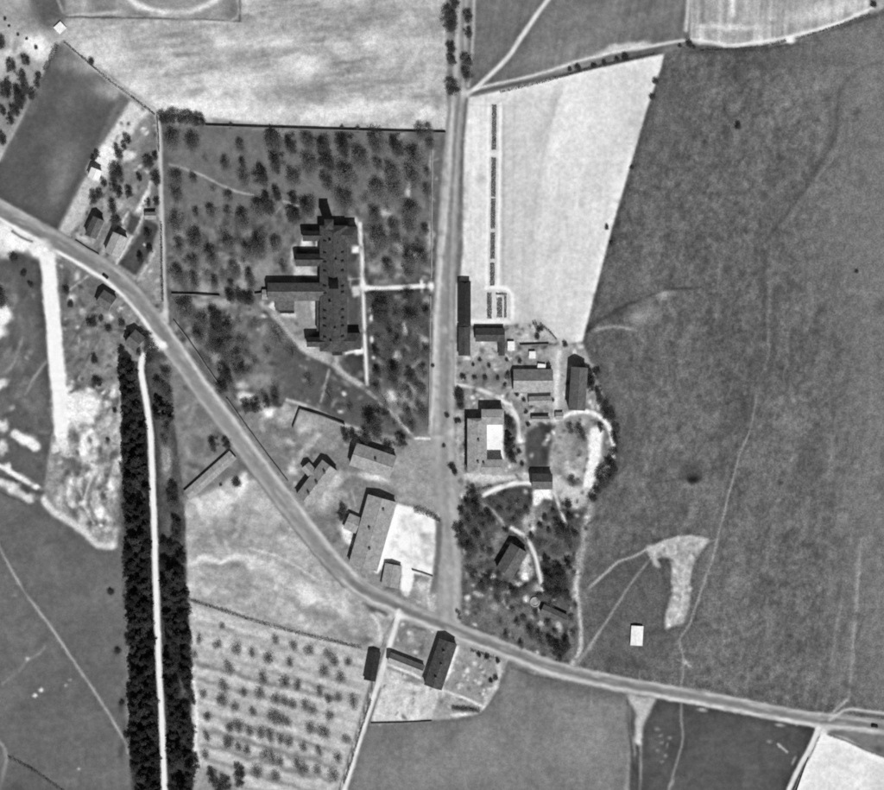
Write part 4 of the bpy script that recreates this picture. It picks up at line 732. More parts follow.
# ridge lantern
mb = MB(); mb.box(-2.5, 2.5, -2.5, 2.5, 9.6, 12.4); la = inst_part(mb, 'lantern', 'soot', main_roof, 334.5, 285)
mb = MB(); mb.add([(-2.8,-2.8,12.4),(2.8,-2.8,12.4),(2.8,2.8,12.4),(-2.8,2.8,12.4),(0,0,13.6)], [(0,1,4),(1,2,4),(2,3,4),(3,0,4),(3,2,1,0)]); inst_part(mb, 'lantern_roof', 'soot', main_roof, 334.5, 285)
for col, ys in ((325.6, (242.5,254,263,272,287,294,311.5,319.5,327,338)), (343, (253.5,262,271.5,287,293,310.5,318.5,326.5,337))):
    for y in ys:
        sg = -1 if col < 334 else 1
        zb = 8.0 + 3.2 * (1 - abs((col - 334) * S) / mw) - .35
        mb = MB(); mb.add([(-.9*1, -.65, zb), (.9, -.65, zb), (.9, .65, zb), (-.9, .65, zb), (-.9, -.65, zb + 1.0), (.9, -.65, zb + 1.0), (.9, .65, zb + 1.0), (-.9, .65, zb + 1.0), (-.9, 0, zb + 1.5), (.9, 0, zb + 1.5)],
            [(0,1,5,4),(2,3,7,6),(4,5,9,8),(6,7,8,9),(0,4,8,7,3),(1,2,6,9,5)])
        inst_part(mb, 'dormer', 'roof_tar', main_roof, col, y)
for x, y in ((331, 243), (337, 262), (331, 304), (336, 330), (332, 343)):
    mb = MB(); mb.box(-.5, .5, -.6, .6, 10, 12.6); mb.box(-.62, .62, -.72, .72, 12.602, 12.8); inst_part(mb, 'chimney', 'dark_brick', main_roof, x, y)

# village houses and barns left of the wide road
h = house('barn', 'largest barn with plain grey roof beside the white yard', 'barn', [(369.5,494),(395,503.5),(376.5,573),(350,560)], 5.2, 2.0, 'roof_tile', chim=((-.72,.3),(-.1,-.3),(.45,.1)))
wing(h, [(357,534),(362,518),(349.5,514.5),(345,527)], 3.2, 1.4, 'roof_tile')
house('shed', 'small grey-roofed shed at lower end of white yard', 'shed', [(386,563),(401,567),(397,588),(382,584)], 3.0, 1.2, 'roof_tile')
house('house', 'house with pale lower roof slope just above the largest barn', 'house', [(351,464),(357,444),(396,456),(389,478)], 5.6, 3.0, 'roof_tile', chim=((.12,.12),))
h = house('house', 'three-chimney house with side wing close to diagonal road', 'house', [(323,461),(337,471),(312,506),(297,494)], 5.2, 3.0, 'roof_tile', chim=((-.62,.0),(0,.0),(.62,.0)))
wing(h, [(303,468),(309,463.5),(318,472),(311,479)], 4.0, 1.6, 'roof_tile')
house('long_shed', 'long low flat-roofed shed left of the diagonal road', 'shed', [(185.5,492),(190.5,498.5),(236.5,459),(229,451.5)], 2.4, .6, 'roof_tile', ridge=False)
# farm right of the wide road
h = house('farmhouse', 'three-winged farmhouse enclosing a small white courtyard', 'house', R4(468, 486, 419, 472, 'y'), 7.0, 1.4, 'roof_tile', chim=((-.2,.15),(.62,.1)), hip=2.0)
wing(h, R4(482, 503, 410, 424), 7.2, 1.2, 'roof_tile', hip2=2); wing(h, R4(482, 503, 460, 473.5), 7.2, 1.2, 'roof_tile', hip2=2, chim=((-.85,.5),))
h = house('stable', 'dark-roofed stable ranged round a pale court, near upper farm hedge', 'stable', R4(476, 504, 329, 341), 3.6, 2.0, 'roof_slate', wall='brick')
wing(h, R4(459, 469.5, 328, 355, 'y'), 3.6, 2.0, 'roof_slate', 'brick'); wing(h, R4(499, 504, 340, 355, 'y'), 2.6, .8, 'roof_slate', 'brick')
house('long_barn', 'long narrow black tar-roofed barn beside the upright road', 'barn', R4(459.5, 470, 282, 326, 'y'), 4.2, 2.0, 'roof_tar', wall='brick', hip=1.6)
house('barn', 'gabled barn with dark upper roof slope right of bush row', 'barn', R4(514, 552, 370, 391.5), 3.4, 4.6, 'roof_tile')
house('shed', 'wide low shed directly below gabled barn in the farm', 'shed', [(529,404.5),(530,397.5),(551,396.5),(551,404)], 2.8, .9, 'roof_tile', group='farm sheds')
house('shed', 'narrow low shed above the dark garden plot', 'shed', [(532,421),(532.5,417),(549,417),(549,421)], 3.0, .7, 'roof_tile', group='farm sheds')
house('hut', 'tiny hut right of the narrow low shed, beside farm track', 'hut', R4(556, 562.5, 413, 419), 2.2, .8, 'roof_tile')
h = house('tall_barn', 'tall dark-roofed barn with deep shadow at farm\'s right edge', 'barn', [(571,367),(587,369.5),(583.5,410),(569,409)], 7.6, 3.0, 'roof_dark_tile', wall='brick')
house('cottage', 'small cottage at lower tip of the dark garden plot', 'house', R4(532.5, 551.5, 474, 488.5), 5.4, 3.2, 'roof_dark_tile')
house('house', 'dark house standing askew among garden trees, curved path beside it', 'house', [(511,544),(526.5,552),(512,577),(497,567)], 5.6, 2.8, 'roof_dark_tile')
house('outbuilding', 'long narrow outbuilding near the lower garden trees', 'outbuilding', [(541,612),(544,605),(567,615),(564,623)], 3.0, 1.2, 'roof_dark_tile')
house('hut', 'small white-roofed hut right of the dark stable', 'hut', [(508,350),(508,342),(514,342),(514,350)], 1.8, .3, 'roof_white', flat=True)
house('hut', 'tiny white-roofed hut above the gabled barn', 'hut', [(529.5,358),(529.5,352),(535,352),(535,358)], 1.8, .3, 'roof_white', flat=True)
house('hut', 'white-roofed hut at right end of the gabled barn', 'hut', [(538,368.5),(538,364),(545,365),(545,369)], 1.6, .3, 'roof_white', flat=True)
# houses below the main road
house('house', 'dark-roofed house nearest the lower main road', 'house', [(440,638),(456,644.5),(441,689),(425,683)], 5.4, 2.2, 'roof_slate', chim=((-.55,-.1),(0,.1),(.6,.0)))
house('outbuilding', 'low gabled outbuilding between pale lane and dark-roofed house', 'outbuilding', [(388,661),(391.5,653),(424,665),(421,674.5)], 3.6, 3.0, 'roof_tile')
house('shed', 'dark tar-roofed shed left of the pale lane by the orchard', 'shed', [(369.5,650.5),(380.5,652.5),(374.5,681),(365,678)], 2.6, 1.0, 'roof_tar')
# upper left houses
house('house', 'grey-roofed house with black shadow, leftmost above the diagonal road', 'house', [(95,217),(104,222.5),(96.5,240),(87,234)], 6.6, 2.4, 'roof_dark_tile')
house('house', 'pale-roofed house among upper left gardens beside dark plot', 'house', [(115,233.5),(127.5,239),(120,258),(106,252)], 6.2, 1.8, 'roof_pale')
house('hut', 'small hut beside lane in upper left gardens', 'hut', R4(146, 156, 213, 219), 3.4, 1.2, 'roof_tile')
house('shed', 'small white-roofed shed in upper left garden strip', 'shed', [(93,167.5),(102,173.5),(98.5,181.5),(90,176.5)], 5.4, 1.0, 'roof_white')
house('house', 'small pale house below the diagonal road at left', 'house', [(98,303),(104.5,291.5),(116,297),(109.5,312)], 5.4, 2.4, 'roof_dark_tile')
house('house', 'house among dark trees where white track begins', 'house', [(126,343),(136.5,331),(146,338),(135,351)], 5.6, 2.6, 'roof_dark_tile')
# white roofs standing alone
house('pump_house', 'small square white-roofed pump house in upper left corner of fields', 'hut', [(54.5,28),(60.5,22.3),(66,28.3),(60,34)], 1.2, .2, 'roof_white', flat=True)
house('field_shed', 'lone white-roofed shed on the moor above the main road', 'shed', [(632,626),(642.5,627),(641.5,645),(631,644)], 1.8, .5, 'roof_white', ridge=False)
# round garden basin
ctr = W(535, 602); basin = empty('round_basin', ctr); tag(basin, 'round pale basin in the overgrown lower right garden', 'basin')
mb = MB(); n = 24
vs = [((3.0 if r else 2.4) * math.cos(2*math.pi*k/n), (3.0 if r else 2.4) * math.sin(2*math.pi*k/n), z) for z in (-.1, .9) for r in (0, 1) for k in range(n)]
q = lambda z, r, k: z * 2 * n + r * n + k % n
mb.add(vs, [f for k in range(n) for f in ((q(0,1,k), q(0,1,k+1), q(1,1,k+1), q(1,1,k)), (q(0,0,k+1), q(0,0,k), q(1,0,k), q(1,0,k+1)), (q(1,0,k), q(1,1,k), q(1,1,k+1), q(1,0,k+1)))])
mb.build('rim', M['roof_pale'], basin)
mb = MB(); mb.add([(2.4*math.cos(2*math.pi*k/n), 2.4*math.sin(2*math.pi*k/n), .35) for k in range(n)], [tuple(range(n))]); mb.build('floor', M['roof_tile'], basin)

# ------------------------------------------------------------------ walls
def stone_wall(label, pts, h=2.0, th=0.5, mat='stone', group=None):
    c0 = W(*pts[0]); root = empty('stone_wall', c0); tag(root, label, 'wall', group)
    mb, cp = MB(), MB()
    for (p, q) in zip(pts[:-1], pts[1:]):
        p, q = W(*p) - c0, W(*q) - c0; d = q - p; n = max(1, int(d.length / 6)); u = d.normalized(); ang = math.atan2(u.y, u.x)
        for k in range(n):
            a_, b_ = p + d * (k / n), p + d * ((k + 1) / n); hh = h + rng.uniform(-.12, .12)
            m = Matrix.Translation(a_) @ Matrix.Rotation(ang, 4, 'Z'); l = (b_ - a_).length
            mb.box(0, l - .003, -th/2, th/2, -.2, hh, m); cp.box(-.02, l - .03, -th/2 - .08, th/2 + .08, hh + .003, hh + .16, m)
    mb.build('wall_body', M[mat], root); cp.build('coping', M[mat], root); return root
stone_wall('long straight stone wall along the upper edge of the park', [(206,126.5),(300,129.5),(400,132.5),(446,133.5)], 2.3, mat='dark_stone')
stone_wall('short stone wall across the left side of the park', [(172,294.5),(196,295),(220,296.5)], 2.0, mat='dark_stone')
stone_wall('short wall joining left end of long dark-roofed building', [(255,294.5),(264,293.5)], 2.0, mat='dark_stone')
stone_wall('stone wall between park and diagonal road, upper stretch', [(174,321),(190,342),(206,366),(224,392)], 1.7, mat='dark_stone')
stone_wall('stone wall beside diagonal road, lower stretch past the gap', [(227,399),(246,426),(268,456),(288,482)], 1.6, mat='dark_stone')
stone_wall('angled wall enclosing rubbly yard above three-chimney house', [(293,429),(300,409.5),(322,416),(345,425)], 2.6, mat='dark_stone')
stone_wall('low stone wall on the right edge of the park', [(432.5,140),(432,200),(431.5,278)], .9)
stone_wall('low stone wall of the park beside lower wide road', [(430.5,296),(430,360),(429,428)], .9)
stone_wall('low pale wall at lower end of the white yard', [(412,570),(422,573),(433,577)], 1.2, .4)
stone_wall('low wall beside road in front of upper left house', [(76,241),(88,249),(99,255)], 1.3, .4, mat='dark_stone')
stone_wall('thin garden wall below the bright sandy field', [(520,345.5),(535,345),(549,344.5)], 1.6, .4, mat='dark_stone')
stone_wall('wall along the lower edge of the south gardens', [(371,723.5),(400,723),(432,721.5)], 1.0, .4, mat='dark_stone')

# ------------------------------------------------------------------ plants
def leaf_quads(n, fn, size, seed, flat=0.35):
    r = random.Random(seed); vs, fs = [], []
    for i in range(n):
        c = Vector(fn(r)); s = size * r.uniform(.6, 1.3)
        nrm = Vector((r.gauss(0, 1), r.gauss(0, 1), r.gauss(0, 1) + flat)).normalized()
        u = nrm.orthogonal().normalized(); w = nrm.cross(u); t = r.uniform(0, 6.28)
        u, w = u * math.cos(t) + w * math.sin(t), w * math.cos(t) - u * math.sin(t)
        b = len(vs); k = r.uniform(.5, .9)
        vs += [c + u * s, c + w * s * k, c - u * s * .9, c - w * s * k * .8]; fs.append((b, b + 1, b + 2, b + 3))
    return vs, fs
def mesh_data(name, vs, fs, mat):
    me = bpy.data.meshes.new(name); me.from_pydata([tuple(v) for v in vs], [], fs); me.update(); me.materials.append(mat); return me
def clump_sampler(R_, H0, H1, nclump, seed, cs):
    r = random.Random(seed); cl = []
    for k in range(nclump):
        t = r.uniform(0, 6.28); z = r.uniform(-1, 1); rr = math.sqrt(max(0, 1 - z * z)) * r.uniform(.45, 1.0) * (1 + .22 * math.sin(3 * t + seed))
        cl.append(Vector((rr * math.cos(t) * R_, rr * math.sin(t) * R_, (H0 + H1) / 2 + z * (H1 - H0) / 2 * .85)))
    def f(r):
        c = cl[r.randrange(len(cl))]; return (c.x + r.gauss(0, cs), c.y + r.gauss(0, cs), c.z + r.gauss(0, cs * .8))
    return f, cl
def tree_kind(R_, H, n, nclump, size, cs, seeds, leafmat, base=0.28):
    out = []
    for sd in seeds:
        f, cl = clump_sampler(R_, H * base, H, nclump, sd, cs)
        crown = mesh_data('crown', *leaf_quads(n, f, size, sd), M[leafmat])
        mb = MB(); r = random.Random(sd); top = (r.uniform(-.3, .3), r.uniform(-.3, .3), H * .72)
        mb.tube((0, 0, -.3), (top[0] * .4, top[1] * .4, H * .35), .34, .24, 8); mb.tube((top[0] * .4, top[1] * .4, H * .35), top, .24, .08, 7)
        for c in cl[:9]:
            z0 = H * r.uniform(.28, .55); mb.tube((top[0] * .5, top[1] * .5, z0), (c.x * .85, c.y * .85, max(c.z, z0 + .3)), .12, .035, 5)
        out.append((crown, mesh_data('trunk', mb.v, mb.f, M['bark'])))
    return out
KIND = {
 'park': tree_kind(4.1, 9.5, 3800, 34, .165, .95, (1, 2, 3, 4, 5), 'leaf'),
 'dark': tree_kind(3.9, 9.0, 4400, 36, .18, .78, (11, 12, 13, 14), 'leaf_dark'),
 'thin': tree_kind(4.2, 7.5, 1700, 26, .15, 1.05, (21, 22, 23), 'leaf'),
 'fruit': tree_kind(2.6, 3.6, 1900, 36, .13, .75, (31, 32, 33, 34), 'leaf_pale', .3),
 'bush': tree_kind(1.8, 2.8, 1900, 34, .15, .5, (41, 42, 43), 'leaf_dark', .12),
}
RAD = {'park': 4.6, 'dark': 4.4, 'thin': 4.6, 'fruit': 3.2, 'bush': 2.4, 'spruce': 3.0}
def spruce(sd):
    # drooping boughs in whorls round a blunt cone, made of short needle sprays
    r = random.Random(sd); H = 8.6; boughs = []
    ph = [r.uniform(0, 6.28) for _ in range(3)]
    for k in range(46):
        t = r.random() ** .8; rad = 2.7 * math.sqrt(max(.02, 1 - t ** 1.7)) * r.uniform(.75, 1.08); an = r.uniform(0, 6.28)
        rad *= 1 + .13 * math.sin(2 * an + ph[0]) + .1 * math.sin(3 * an + ph[1])
        boughs.append((an, rad, 1.0 + t * (H - 1.2)))
    def f(q):
        an, rad, z = boughs[q.randrange(len(boughs))]; l = rad * q.random() ** .45
        return (l * math.cos(an) + q.gauss(0, .26), l * math.sin(an) + q.gauss(0, .26), z - .2 * l + q.gauss(0, .16))
    vs, fs = leaf_quads(2800, f, .2, sd, .8)
    mb = MB(); mb.tube((0, 0, -.3), (0, 0, H * .95), .26, .05, 7)
    return mesh_data('crown', vs, fs, M['needle']), mesh_data('trunk', mb.v, mb.f, M['bark'])
KIND['spruce'] = [spruce(s) for s in (51, 52, 53, 54, 55)]

PLANTS = []          # (object name, x, y, kind, radius px, noun, zone)
def trees(kind, zone, items, noun=None, name=None):
    for it in items:
        x, y, r = it[0], it[1], it[2] if len(it) > 2 else 5
        PLANTS.append([name or {'spruce': 'spruce_tree', 'fruit': 'fruit_tree', 'bush': 'bush'}.get(kind, 'tree'), x, y, kind, r, noun or {'spruce': 'spruce', 'fruit': 'fruit tree', 'bush': 'bush'}.get(kind, 'tree'), zone])
# park
trees('park', "near the park's upper left corner", [(175,144,8),(194.5,145,8),(178,182,7),(178,197,7),(194,181,4),(197,215,4),(213,217,6),(179,228,8)])
trees('park', 'in the open lawn left of park centre', [(241.5,150,5),(227,167,5),(244,167,4.5),(245,183,6),(230,200,4.5),(229,216,4.5)])
trees('dark', 'below the upper park wall', [(262,180,8),(274,144,9),(291,148,7),(277,165,8),(345,149,9),(396.6,150,8),(329,166,9),(325,148,7)], 'dense tree')
trees('dark', 'in the clump above the long building wings', [(270,208,8),(278,197,5),(294.6,201,4.5),(294,219,6.5),(309.5,210,8)], 'dense tree')
trees('park', 'upper left of the long dark-roofed building', [(261,215,8),(246,225,8),(261,250,9),(248.7,254,6),(277,249,6),(284,269,4),(294,182,7)])
trees('park', 'directly above the long dark-roofed building', [(309.5,147,7),(311,167,9),(362.5,165,9),(347,182,10),(328.5,186,7),(346,205,9)])
trees('park', "in the park's upper right part", [(378,148,9),(379,169,5),(415,163,10),(393.5,178,8),(396.6,196,9),(414,183,9),(379,196,9)])
trees('park', "in the row along the park's right wall", [(431,146,5),(422,135,6),(430,134,5),(428,175,4),(427,194,5),(426,232,4),(425,262,6)])
trees('park', 'upper right of the long dark-roofed building', [(377,220,7),(412.5,215,9),(412.5,229,8),(395,229,6),(381,243,10),(414,263,9),(389,270,6),(409,274,7),(398,240,5)])
trees('park', 'above the short park cross wall', [(180,250,6),(196.5,245,8),(229,246,7),(214,261,8),(195.6,266,6),(179,279,8),(195.6,284,6),(236,273,6),(250,278,5),(215.5,284,5),(252,286,5),(232,286,3)])
trees('dark', 'in short row left of long building wing', [(232,298.5,5),(241,299,5),(250,300,6)], 'dense tree')
trees('park', 'in the lower left angle of the park', [(187,312,9),(205,324,7),(202,340,7),(229.7,329,6),(230,345,7),(237.5,359,6)])
trees('dark', 'in the lower left angle of the park', [(217,319,7),(218.6,332,8),(220,348,8),(226,378,7),(223,389,6),(240.7,370,6)], 'dense tree')
trees('thin', 'below the long building, in the lower lawn', [(280,340,9),(293,354,7),(276,391,6),(349.5,410,6),(310,385,6),(330,398,6)], 'thin tree')
trees('dark', 'left of the angled yard wall', [(247,408,5),(256.5,409,5),(277,401,5),(268,404,4)], 'dense tree')
trees('dark', 'in the park below the white cross path', [(382,309,8),(381,317,8),(376,353,4),(378,374,4),(411,377,5.5),(394,374,7)], 'dense tree')
trees('park', 'in the park below the white cross path', [(409,301,6),(427,315,5),(397,318,5),(413,323,8),(391,336,5),(397,345,6),(424,374,5),(427,351.6,4),(421.6,393,6)])
trees('park', 'in the pointed lower tip of the park', [(410,397,5),(395,385,5),(378,391,5),(387.5,418,5),(413,429,5),(422,415,6),(408,415,5)])
trees('dark', 'behind house above largest barn', [(372.5,424,9),(378,432,6),(389,449,4.5),(402,444,5),(347.5,438,5),(356,440,5),(366,438,5)], 'dense tree')
trees('dark', 'left of the largest barn', [(344,511,4),(342.5,517,4)], 'dense tree')
trees('dark', 'in the hedge row above the park wall', [(166,120,6),(174,120,5.5),(182,120.5,5.5),(190,121,5.5),(197,122,5),(203,123,4)], 'dense tree')
trees('bush', 'on the upper park wall', [(231,126,2.5),(342,127,2),(357.6,130,3),(283,128,2)])
trees('thin', 'scattered thinly right of the white building path', [(372,300,5),(390,298,5),(400,330,5),(418,338,5),(404,357,6),(386,362,5),(416,360,5),(372,330,4),(403,388,5),(418,402,5),(384,345,4),(398,405,5),(420,305,5),(374,380,4)], 'scrubby tree', 'shrub')  # thin trees drawn low, carried under the shrub name
trees('thin', "scattered thinly in the park's lower left lawn", [(212,345,6),(210,362,5),(238,340,6),(246,352,6),(232,362,5),(248,372,5),(226,360,6),(240,322,5),(262,395,5),(234,390,5),(256,325,5),(268,352,5)], 'scrubby tree', 'shrub')
trees('thin', 'scattered thinly on the upper park lawn', [(206,160,4),(214,190,4),(200,236,5),(222,232,5),(240,240,5),(206,274,5),(224,276,5),(244,262,5),(264,234,5),(186,262,4),(300,170,5),(338,168,5),(356,182,5),(366,200,6),(388,208,6),(404,246,6),(396,254,5),(372,258,5),(418,246,5),(404,206,5)], 'scrubby tree', 'shrub')
trees('thin', 'in tangled growth right of white building path', [(377,298,7),(395,306,7),(417,312,7),(405,318,6),(388,325,7),(421,328,6),(408,340,7),(380,340,6),(390,352,7),(418,350,6),(402,368,7),(384,372,6),(416,384,6),(400,396,6),(386,402,6),(394,424,6),(404,424,5)], 'spreading tree', 'shrub')  # wide low trees, also carried under the shrub name
trees('thin', "in tangled growth of park's lower left angle", [(200,330,7),(212,333,7),(224,338,7),(212,350,7),(228,354,7),(236,372,6),(230,384,6),(243,345,7),(196,318,5),(254,362,6)], 'spreading tree', 'shrub')
# upper road
trees('dark', 'left side of the upright road, top', [(455.6,6,4.5),(451.7,18,7),(451.5,28,7),(452,50,4.5),(452,63,4.5),(453,92,6.5)], 'roadside tree')
trees('dark', 'right side of the upright road, top', [(468.6,20,5),(469,36,4),(468.6,64,5.5),(468,77,5.5)], 'roadside tree')
trees('bush', 'along the path above the white field', [(625,58,4),(617,60,2.5),(593.5,66,3),(604,63,2.5),(578,68.5,3.5),(570,70,2.4)])
trees('bush', 'on the path above the moor', [(689.6,44,4),(680,46,2.2),(694,48,2),(874,5,3.4)])
trees('bush', 'along the right edge of the white field', [(656,82,3.5),(652,97,3),(607,228,2.6),(611,243,2),(632,168,2.2)])
trees('bush', 'alone on the open moor', [(738,127,3.6),(857,272,2.0)])
# upper left
trees('dark', 'in the upper left corner garden', [(13,69,5),(27,63,4),(23,80,5),(39,79,3.5),(37.6,86,3),(7,94,6),(22,99,7),(26.5,91,5),(33,97,4),(2,45,5),(16,113,5),(12,122,4),(4,113,3.5),(3,141,5),(20,106,5),(8,86,4)], 'garden tree')
trees('bush', 'on the bare white patch at upper left', [(36,48,2.2),(27,39,1.6),(18,35,1.6),(5,19,1.8),(9,26,1.5)])
trees('bush', 'on hedge of dark upper left field', [(92,62,3.4)])
trees('dark', 'in the narrow upper left gardens', [(128,141,4),(120,155,5),(118.5,176,6.5),(149,165,5),(157,181,5),(140,179,3),(104.5,184,3.6),(156,158,3),(115.7,189,4.5),(95,200,5),(100,196,3.6),(94,162,3.2),(97.6,156,3)], 'garden tree')
trees('dark', 'among the upper left houses', [(120,195,4),(129.6,195,4),(113,209,5),(117,223,5),(149,205,3),(157.5,203,3.4),(149,237,4),(141,260,4),(150.5,250,3),(125,148,3)], 'garden tree')
trees('bush', 'below the left diagonal road', [(101,319,3),(108.5,329,4),(122,324,4),(92.5,323,5),(95,360,4),(97,383,5),(67,291,4),(71,305,3.5),(108,440,2),(115,411,2.6)])
trees('dark', 'at the left edge beside a white patch', [(2,302,7)], 'broad tree')
trees('bush', 'in the left edge pasture', [(14,258,4.5),(31,285,3),(24,274,3.5)])
trees('dark', 'around the house where white track begins', [(148,340,4.5),(139,353,3),(153,352,6),(150,358,5),(129,334,3),(142,333,3)], 'dense tree')
# rough triangle and verge of belt
trees('park', 'between white track and diagonal road', [(167,377,6),(165,389,6),(158,386,5),(170,399,6),(168,432,5),(166,444,4)])
trees('spruce', 'in the dark knot between white track and diagonal road', [(158,403,4),(163,408,4.5),(158,416,4.5),(165,416,5),(170,408,5),(172,418,4.5)])
trees('dark', 'beside the long low shed', [(214,446,5),(228,446,4),(175,490,5),(174,503,6),(178,525,5),(177,537,5),(170,495,4)], 'dense tree')
trees('bush', 'on the pale ground below the long low shed', [(237,483,4.4),(221,485,1.6)])
# farm
trees('bush', "in the farm garden's bush row", [(463,377.5,3.2),(474.5,378,2.5),(485.5,378,2.7),(498,378.5,2.2)])
trees('dark', 'beside the driveway of the three-winged farmhouse', [(510,426,4.5),(512,457,5.5),(505.5,420,4),(508,448,4)], 'dense tree')
trees('spruce', 'beside the white courtyard', [(510,441,4.6)], 'round dark spruce')
trees('bush', 'on the verge beside the three-winged farmhouse', [(460,398,5),(459,391,4),(461,407,3.6),(456,421,2.4),(459,421,2.4),(447,416,2.6),(444,446,2),(452,467,3.6),(455,472,3.4),(433,366,2)])
trees('dark', "at the farm's right edge by the moor", [(590,386,6),(592,379,5),(606,413,6),(612,419,5),(615,439,4.5),(612,469,6),(604,482,7),(601,429,3),(588,371,3.5)], 'dense tree')
trees('park', 'on the oval rubble ground of the farm', [(571,431,4),(580,433,5),(583,438,4),(573,483,4)])
trees('bush', 'near the top of the farm track', [(548,365,2.6),(549,374,2.6),(540,330,3.4),(537,337,3),(565,345,3)])
# south east garden
trees('thin', 'scattered thinly through the overgrown garden', [(465,518,5),(480,498,5),(492,505,5),(488,540,5),(470,560,5),(482,568,5),(500,586,5),(508,600,5),(520,607,4),(545,545,5),(556,550,5),(570,548,5),(540,545,4),(526,540,4),(575,575,4),(550,604,5),(480,610,4),(500,622,4),(520,516,5),(512,505,5),(504,498,4),(562,512,4),(548,640,4)], 'scrubby tree', 'shrub')  # thin garden trees drawn low under the shrub name
trees('dark', 'at upper left of the overgrown garden', [(473,494,4.4),(468.5,505,5),(460.5,533,6),(477.6,508,5),(489,517,4),(467,547,5),(462,512,3.5)], 'garden tree')
trees('park', 'left of the dark askew house', [(477.6,540,6),(474,550,6),(483,550,4),(484,528,5),(470,525,5),(476,518,4)], 'garden tree')
trees('bush', 'in the garden around the short white path', [(545,518,3),(540,526,3),(557,521,3.5),(568,505,4),(532,537,3.5),(569.6,517,4),(506,530,3),(549,531,2.6),(575,534,4),(553,511,2.5)])
trees('dark', 'in the dark thicket right of curved garden path', [(563,535,7),(568,538,5),(552,581,7),(563,581,7),(558,571,5),(556,592,7),(566,597,5),(568,565,4),(547,564,4),(548,591,5)], 'thicket tree')
trees('dark', 'near the dark askew house', [(515,564,4.5),(515,572,3.5),(515,593,5)], 'garden tree')
trees('park', 'in the lower overgrown garden', [(475,580,4),(491,584,6),(498,590,5),(507.5,637,3.5),(532,635,6),(541,642,6),(518.6,625,3),(459.6,617,3),(522,646,3),(484,590,4)], 'garden tree')
trees('dark', 'in the lower right tip of the overgrown garden', [(556,649,6),(566,645,5),(560,658,4),(551,643,4),(563,652,4)], 'garden tree')
trees('bush', 'in the garden right of the lower dark-roofed house', [(496,678,3),(491,681,2.4),(498,661,2.6),(487,657,3),(479,655,2.4)])
trees('bush', 'in the meadow beside the left conifer belt', [(111,592,3.4),(118,651,3.2),(122,703,2.8),(126,735,3)])
trees('park', 'in the ragged growth below the curved garden path', [(470,570,4),(480,586,4),(500,575,4),(505,588,4.5),(526,590,4),(536,615,4),(548,625,4),(556,634,4),(524,620,3.8),(512,612,3.8),(540,598,4),(572,620,3.8),(573,636,3.8),(498,600,4)], 'tall shrub', 'shrub')
trees('park', 'in the ragged growth above the dark askew house', [(492,524,4),(500,512,4),(510,512,4),(520,505,4),(515,524,4),(527,512,4),(482,520,4.5),(462,545,4.5),(466,540,4.5),(490,553,4)], 'tall shrub', 'shrub')
trees('dark', 'along the moor edge of the farm', [(597,372,3.8),(598,392,4),(600,400,4),(616,428,4),(614,452,4),(609,462,4),(598,490,4.5),(592,498,4),(610,476,5)], 'tall shrub', 'shrub')
trees('bush', 'around the farm sheds', [(520,362,2.4),(517,395,2.4),(524,400,2.2),(526,412,2.4),(553,400,2),(528,425,2.6),(519,452,2.6),(522,464,2.4),(507,360,2),(480,360,2),(489,366,2.2),(473,365,2),(508,374,2.4),(505,385,2)])
# orchard
ORCH = [(65,230),(125,245),(215,195),(285,215),(348,235),(415,245),(495,275),(190,265),(40,305),(270,280),(170,345),(400,315),(465,340),(250,355),(300,370),(385,392),(95,395),(155,400),(215,420),(280,440),(355,462),(455,415),(515,430),(60,450),(130,470),(205,488),(260,510),(425,485),(350,535),(405,550),(115,545),(195,560),(265,585),(325,605),(35,590),(105,615),(175,635),(230,660),(300,675),(375,695),(455,645),(385,625),(485,575),(145,700),(215,720),(440,715),(40,530),(15,430),(20,375),(420,420),(250,430),(330,448),(235,500),(160,555),(75,605),(205,650),(325,690),(440,275),(75,530),(235,575)]
ORCH = [(220 + a_ / 3.843, 590 + b_ / 3.843 + 1, 4.8 + 2.2 * ((a_ * 7 + b_ * 3) % 10) / 10) for a_, b_ in ORCH] + [(200,640,4),(218.6,645.6,4.5),(222.5,627,3.5),(195,656,4),(204,695,4.4),(221,700,4.4),(208,718,4.4),(208,739,4.4),(227.7,744.5,4.4),(205.6,756,4.4),(191,677,4)]
for o_ in ORCH:
    band = (o_[1] - 0.27 * (o_[0] - 190) - 600) / 150
    trees('fruit', 'in the uppermost third of the orchard' if band < .36 else 'in the middle third of the orchard' if band < .68 else 'in the lowest third of the orchard', [o_])
trees('dark', 'at the lower left corner of the orchard', [(241,773,5),(240,783,5),(226,786,5),(213,777,5),(220,790,5)], 'dense tree')
# conifer belts
def belt(x0f, x1f, ys, zone, cols, step, r, drop=()):
    y = ys[0]; row = 0
    while y < ys[1]:
        a_, b_ = x0f(y), x1f(y); n = cols(y)
        for k in range(n):
            x = a_ + (b_ - a_) * (k + .5) / n + rng.uniform(-2.2, 2.2) + (.9 if row % 2 else -.9); yy = y + rng.uniform(-2.4, 2.4) + (step * .4 if k % 2 else 0)
            if any((x - u) ** 2 / ru ** 2 + (yy - v) ** 2 / rv ** 2 < 1 for u, v, ru, rv in drop): continue
            zz = zone + (', outer edge' if (k == 0) == ('left' in zone) and n > 1 else ', beside the track')
            if 'right' in zone and rng.random() < .5: PLANTS.append(['tree', x, yy, 'dark', r * rng.uniform(.75, 1.0), 'leafy tree', zz])
            else: PLANTS.append(['spruce_tree', x, yy, 'spruce', r * rng.uniform(.8, 1.25), 'spruce', zz])
        y += step; row += 1
ip = lambda pts: (lambda y: float(np.interp(y, [p[0] for p in pts], [p[1] for p in pts])))
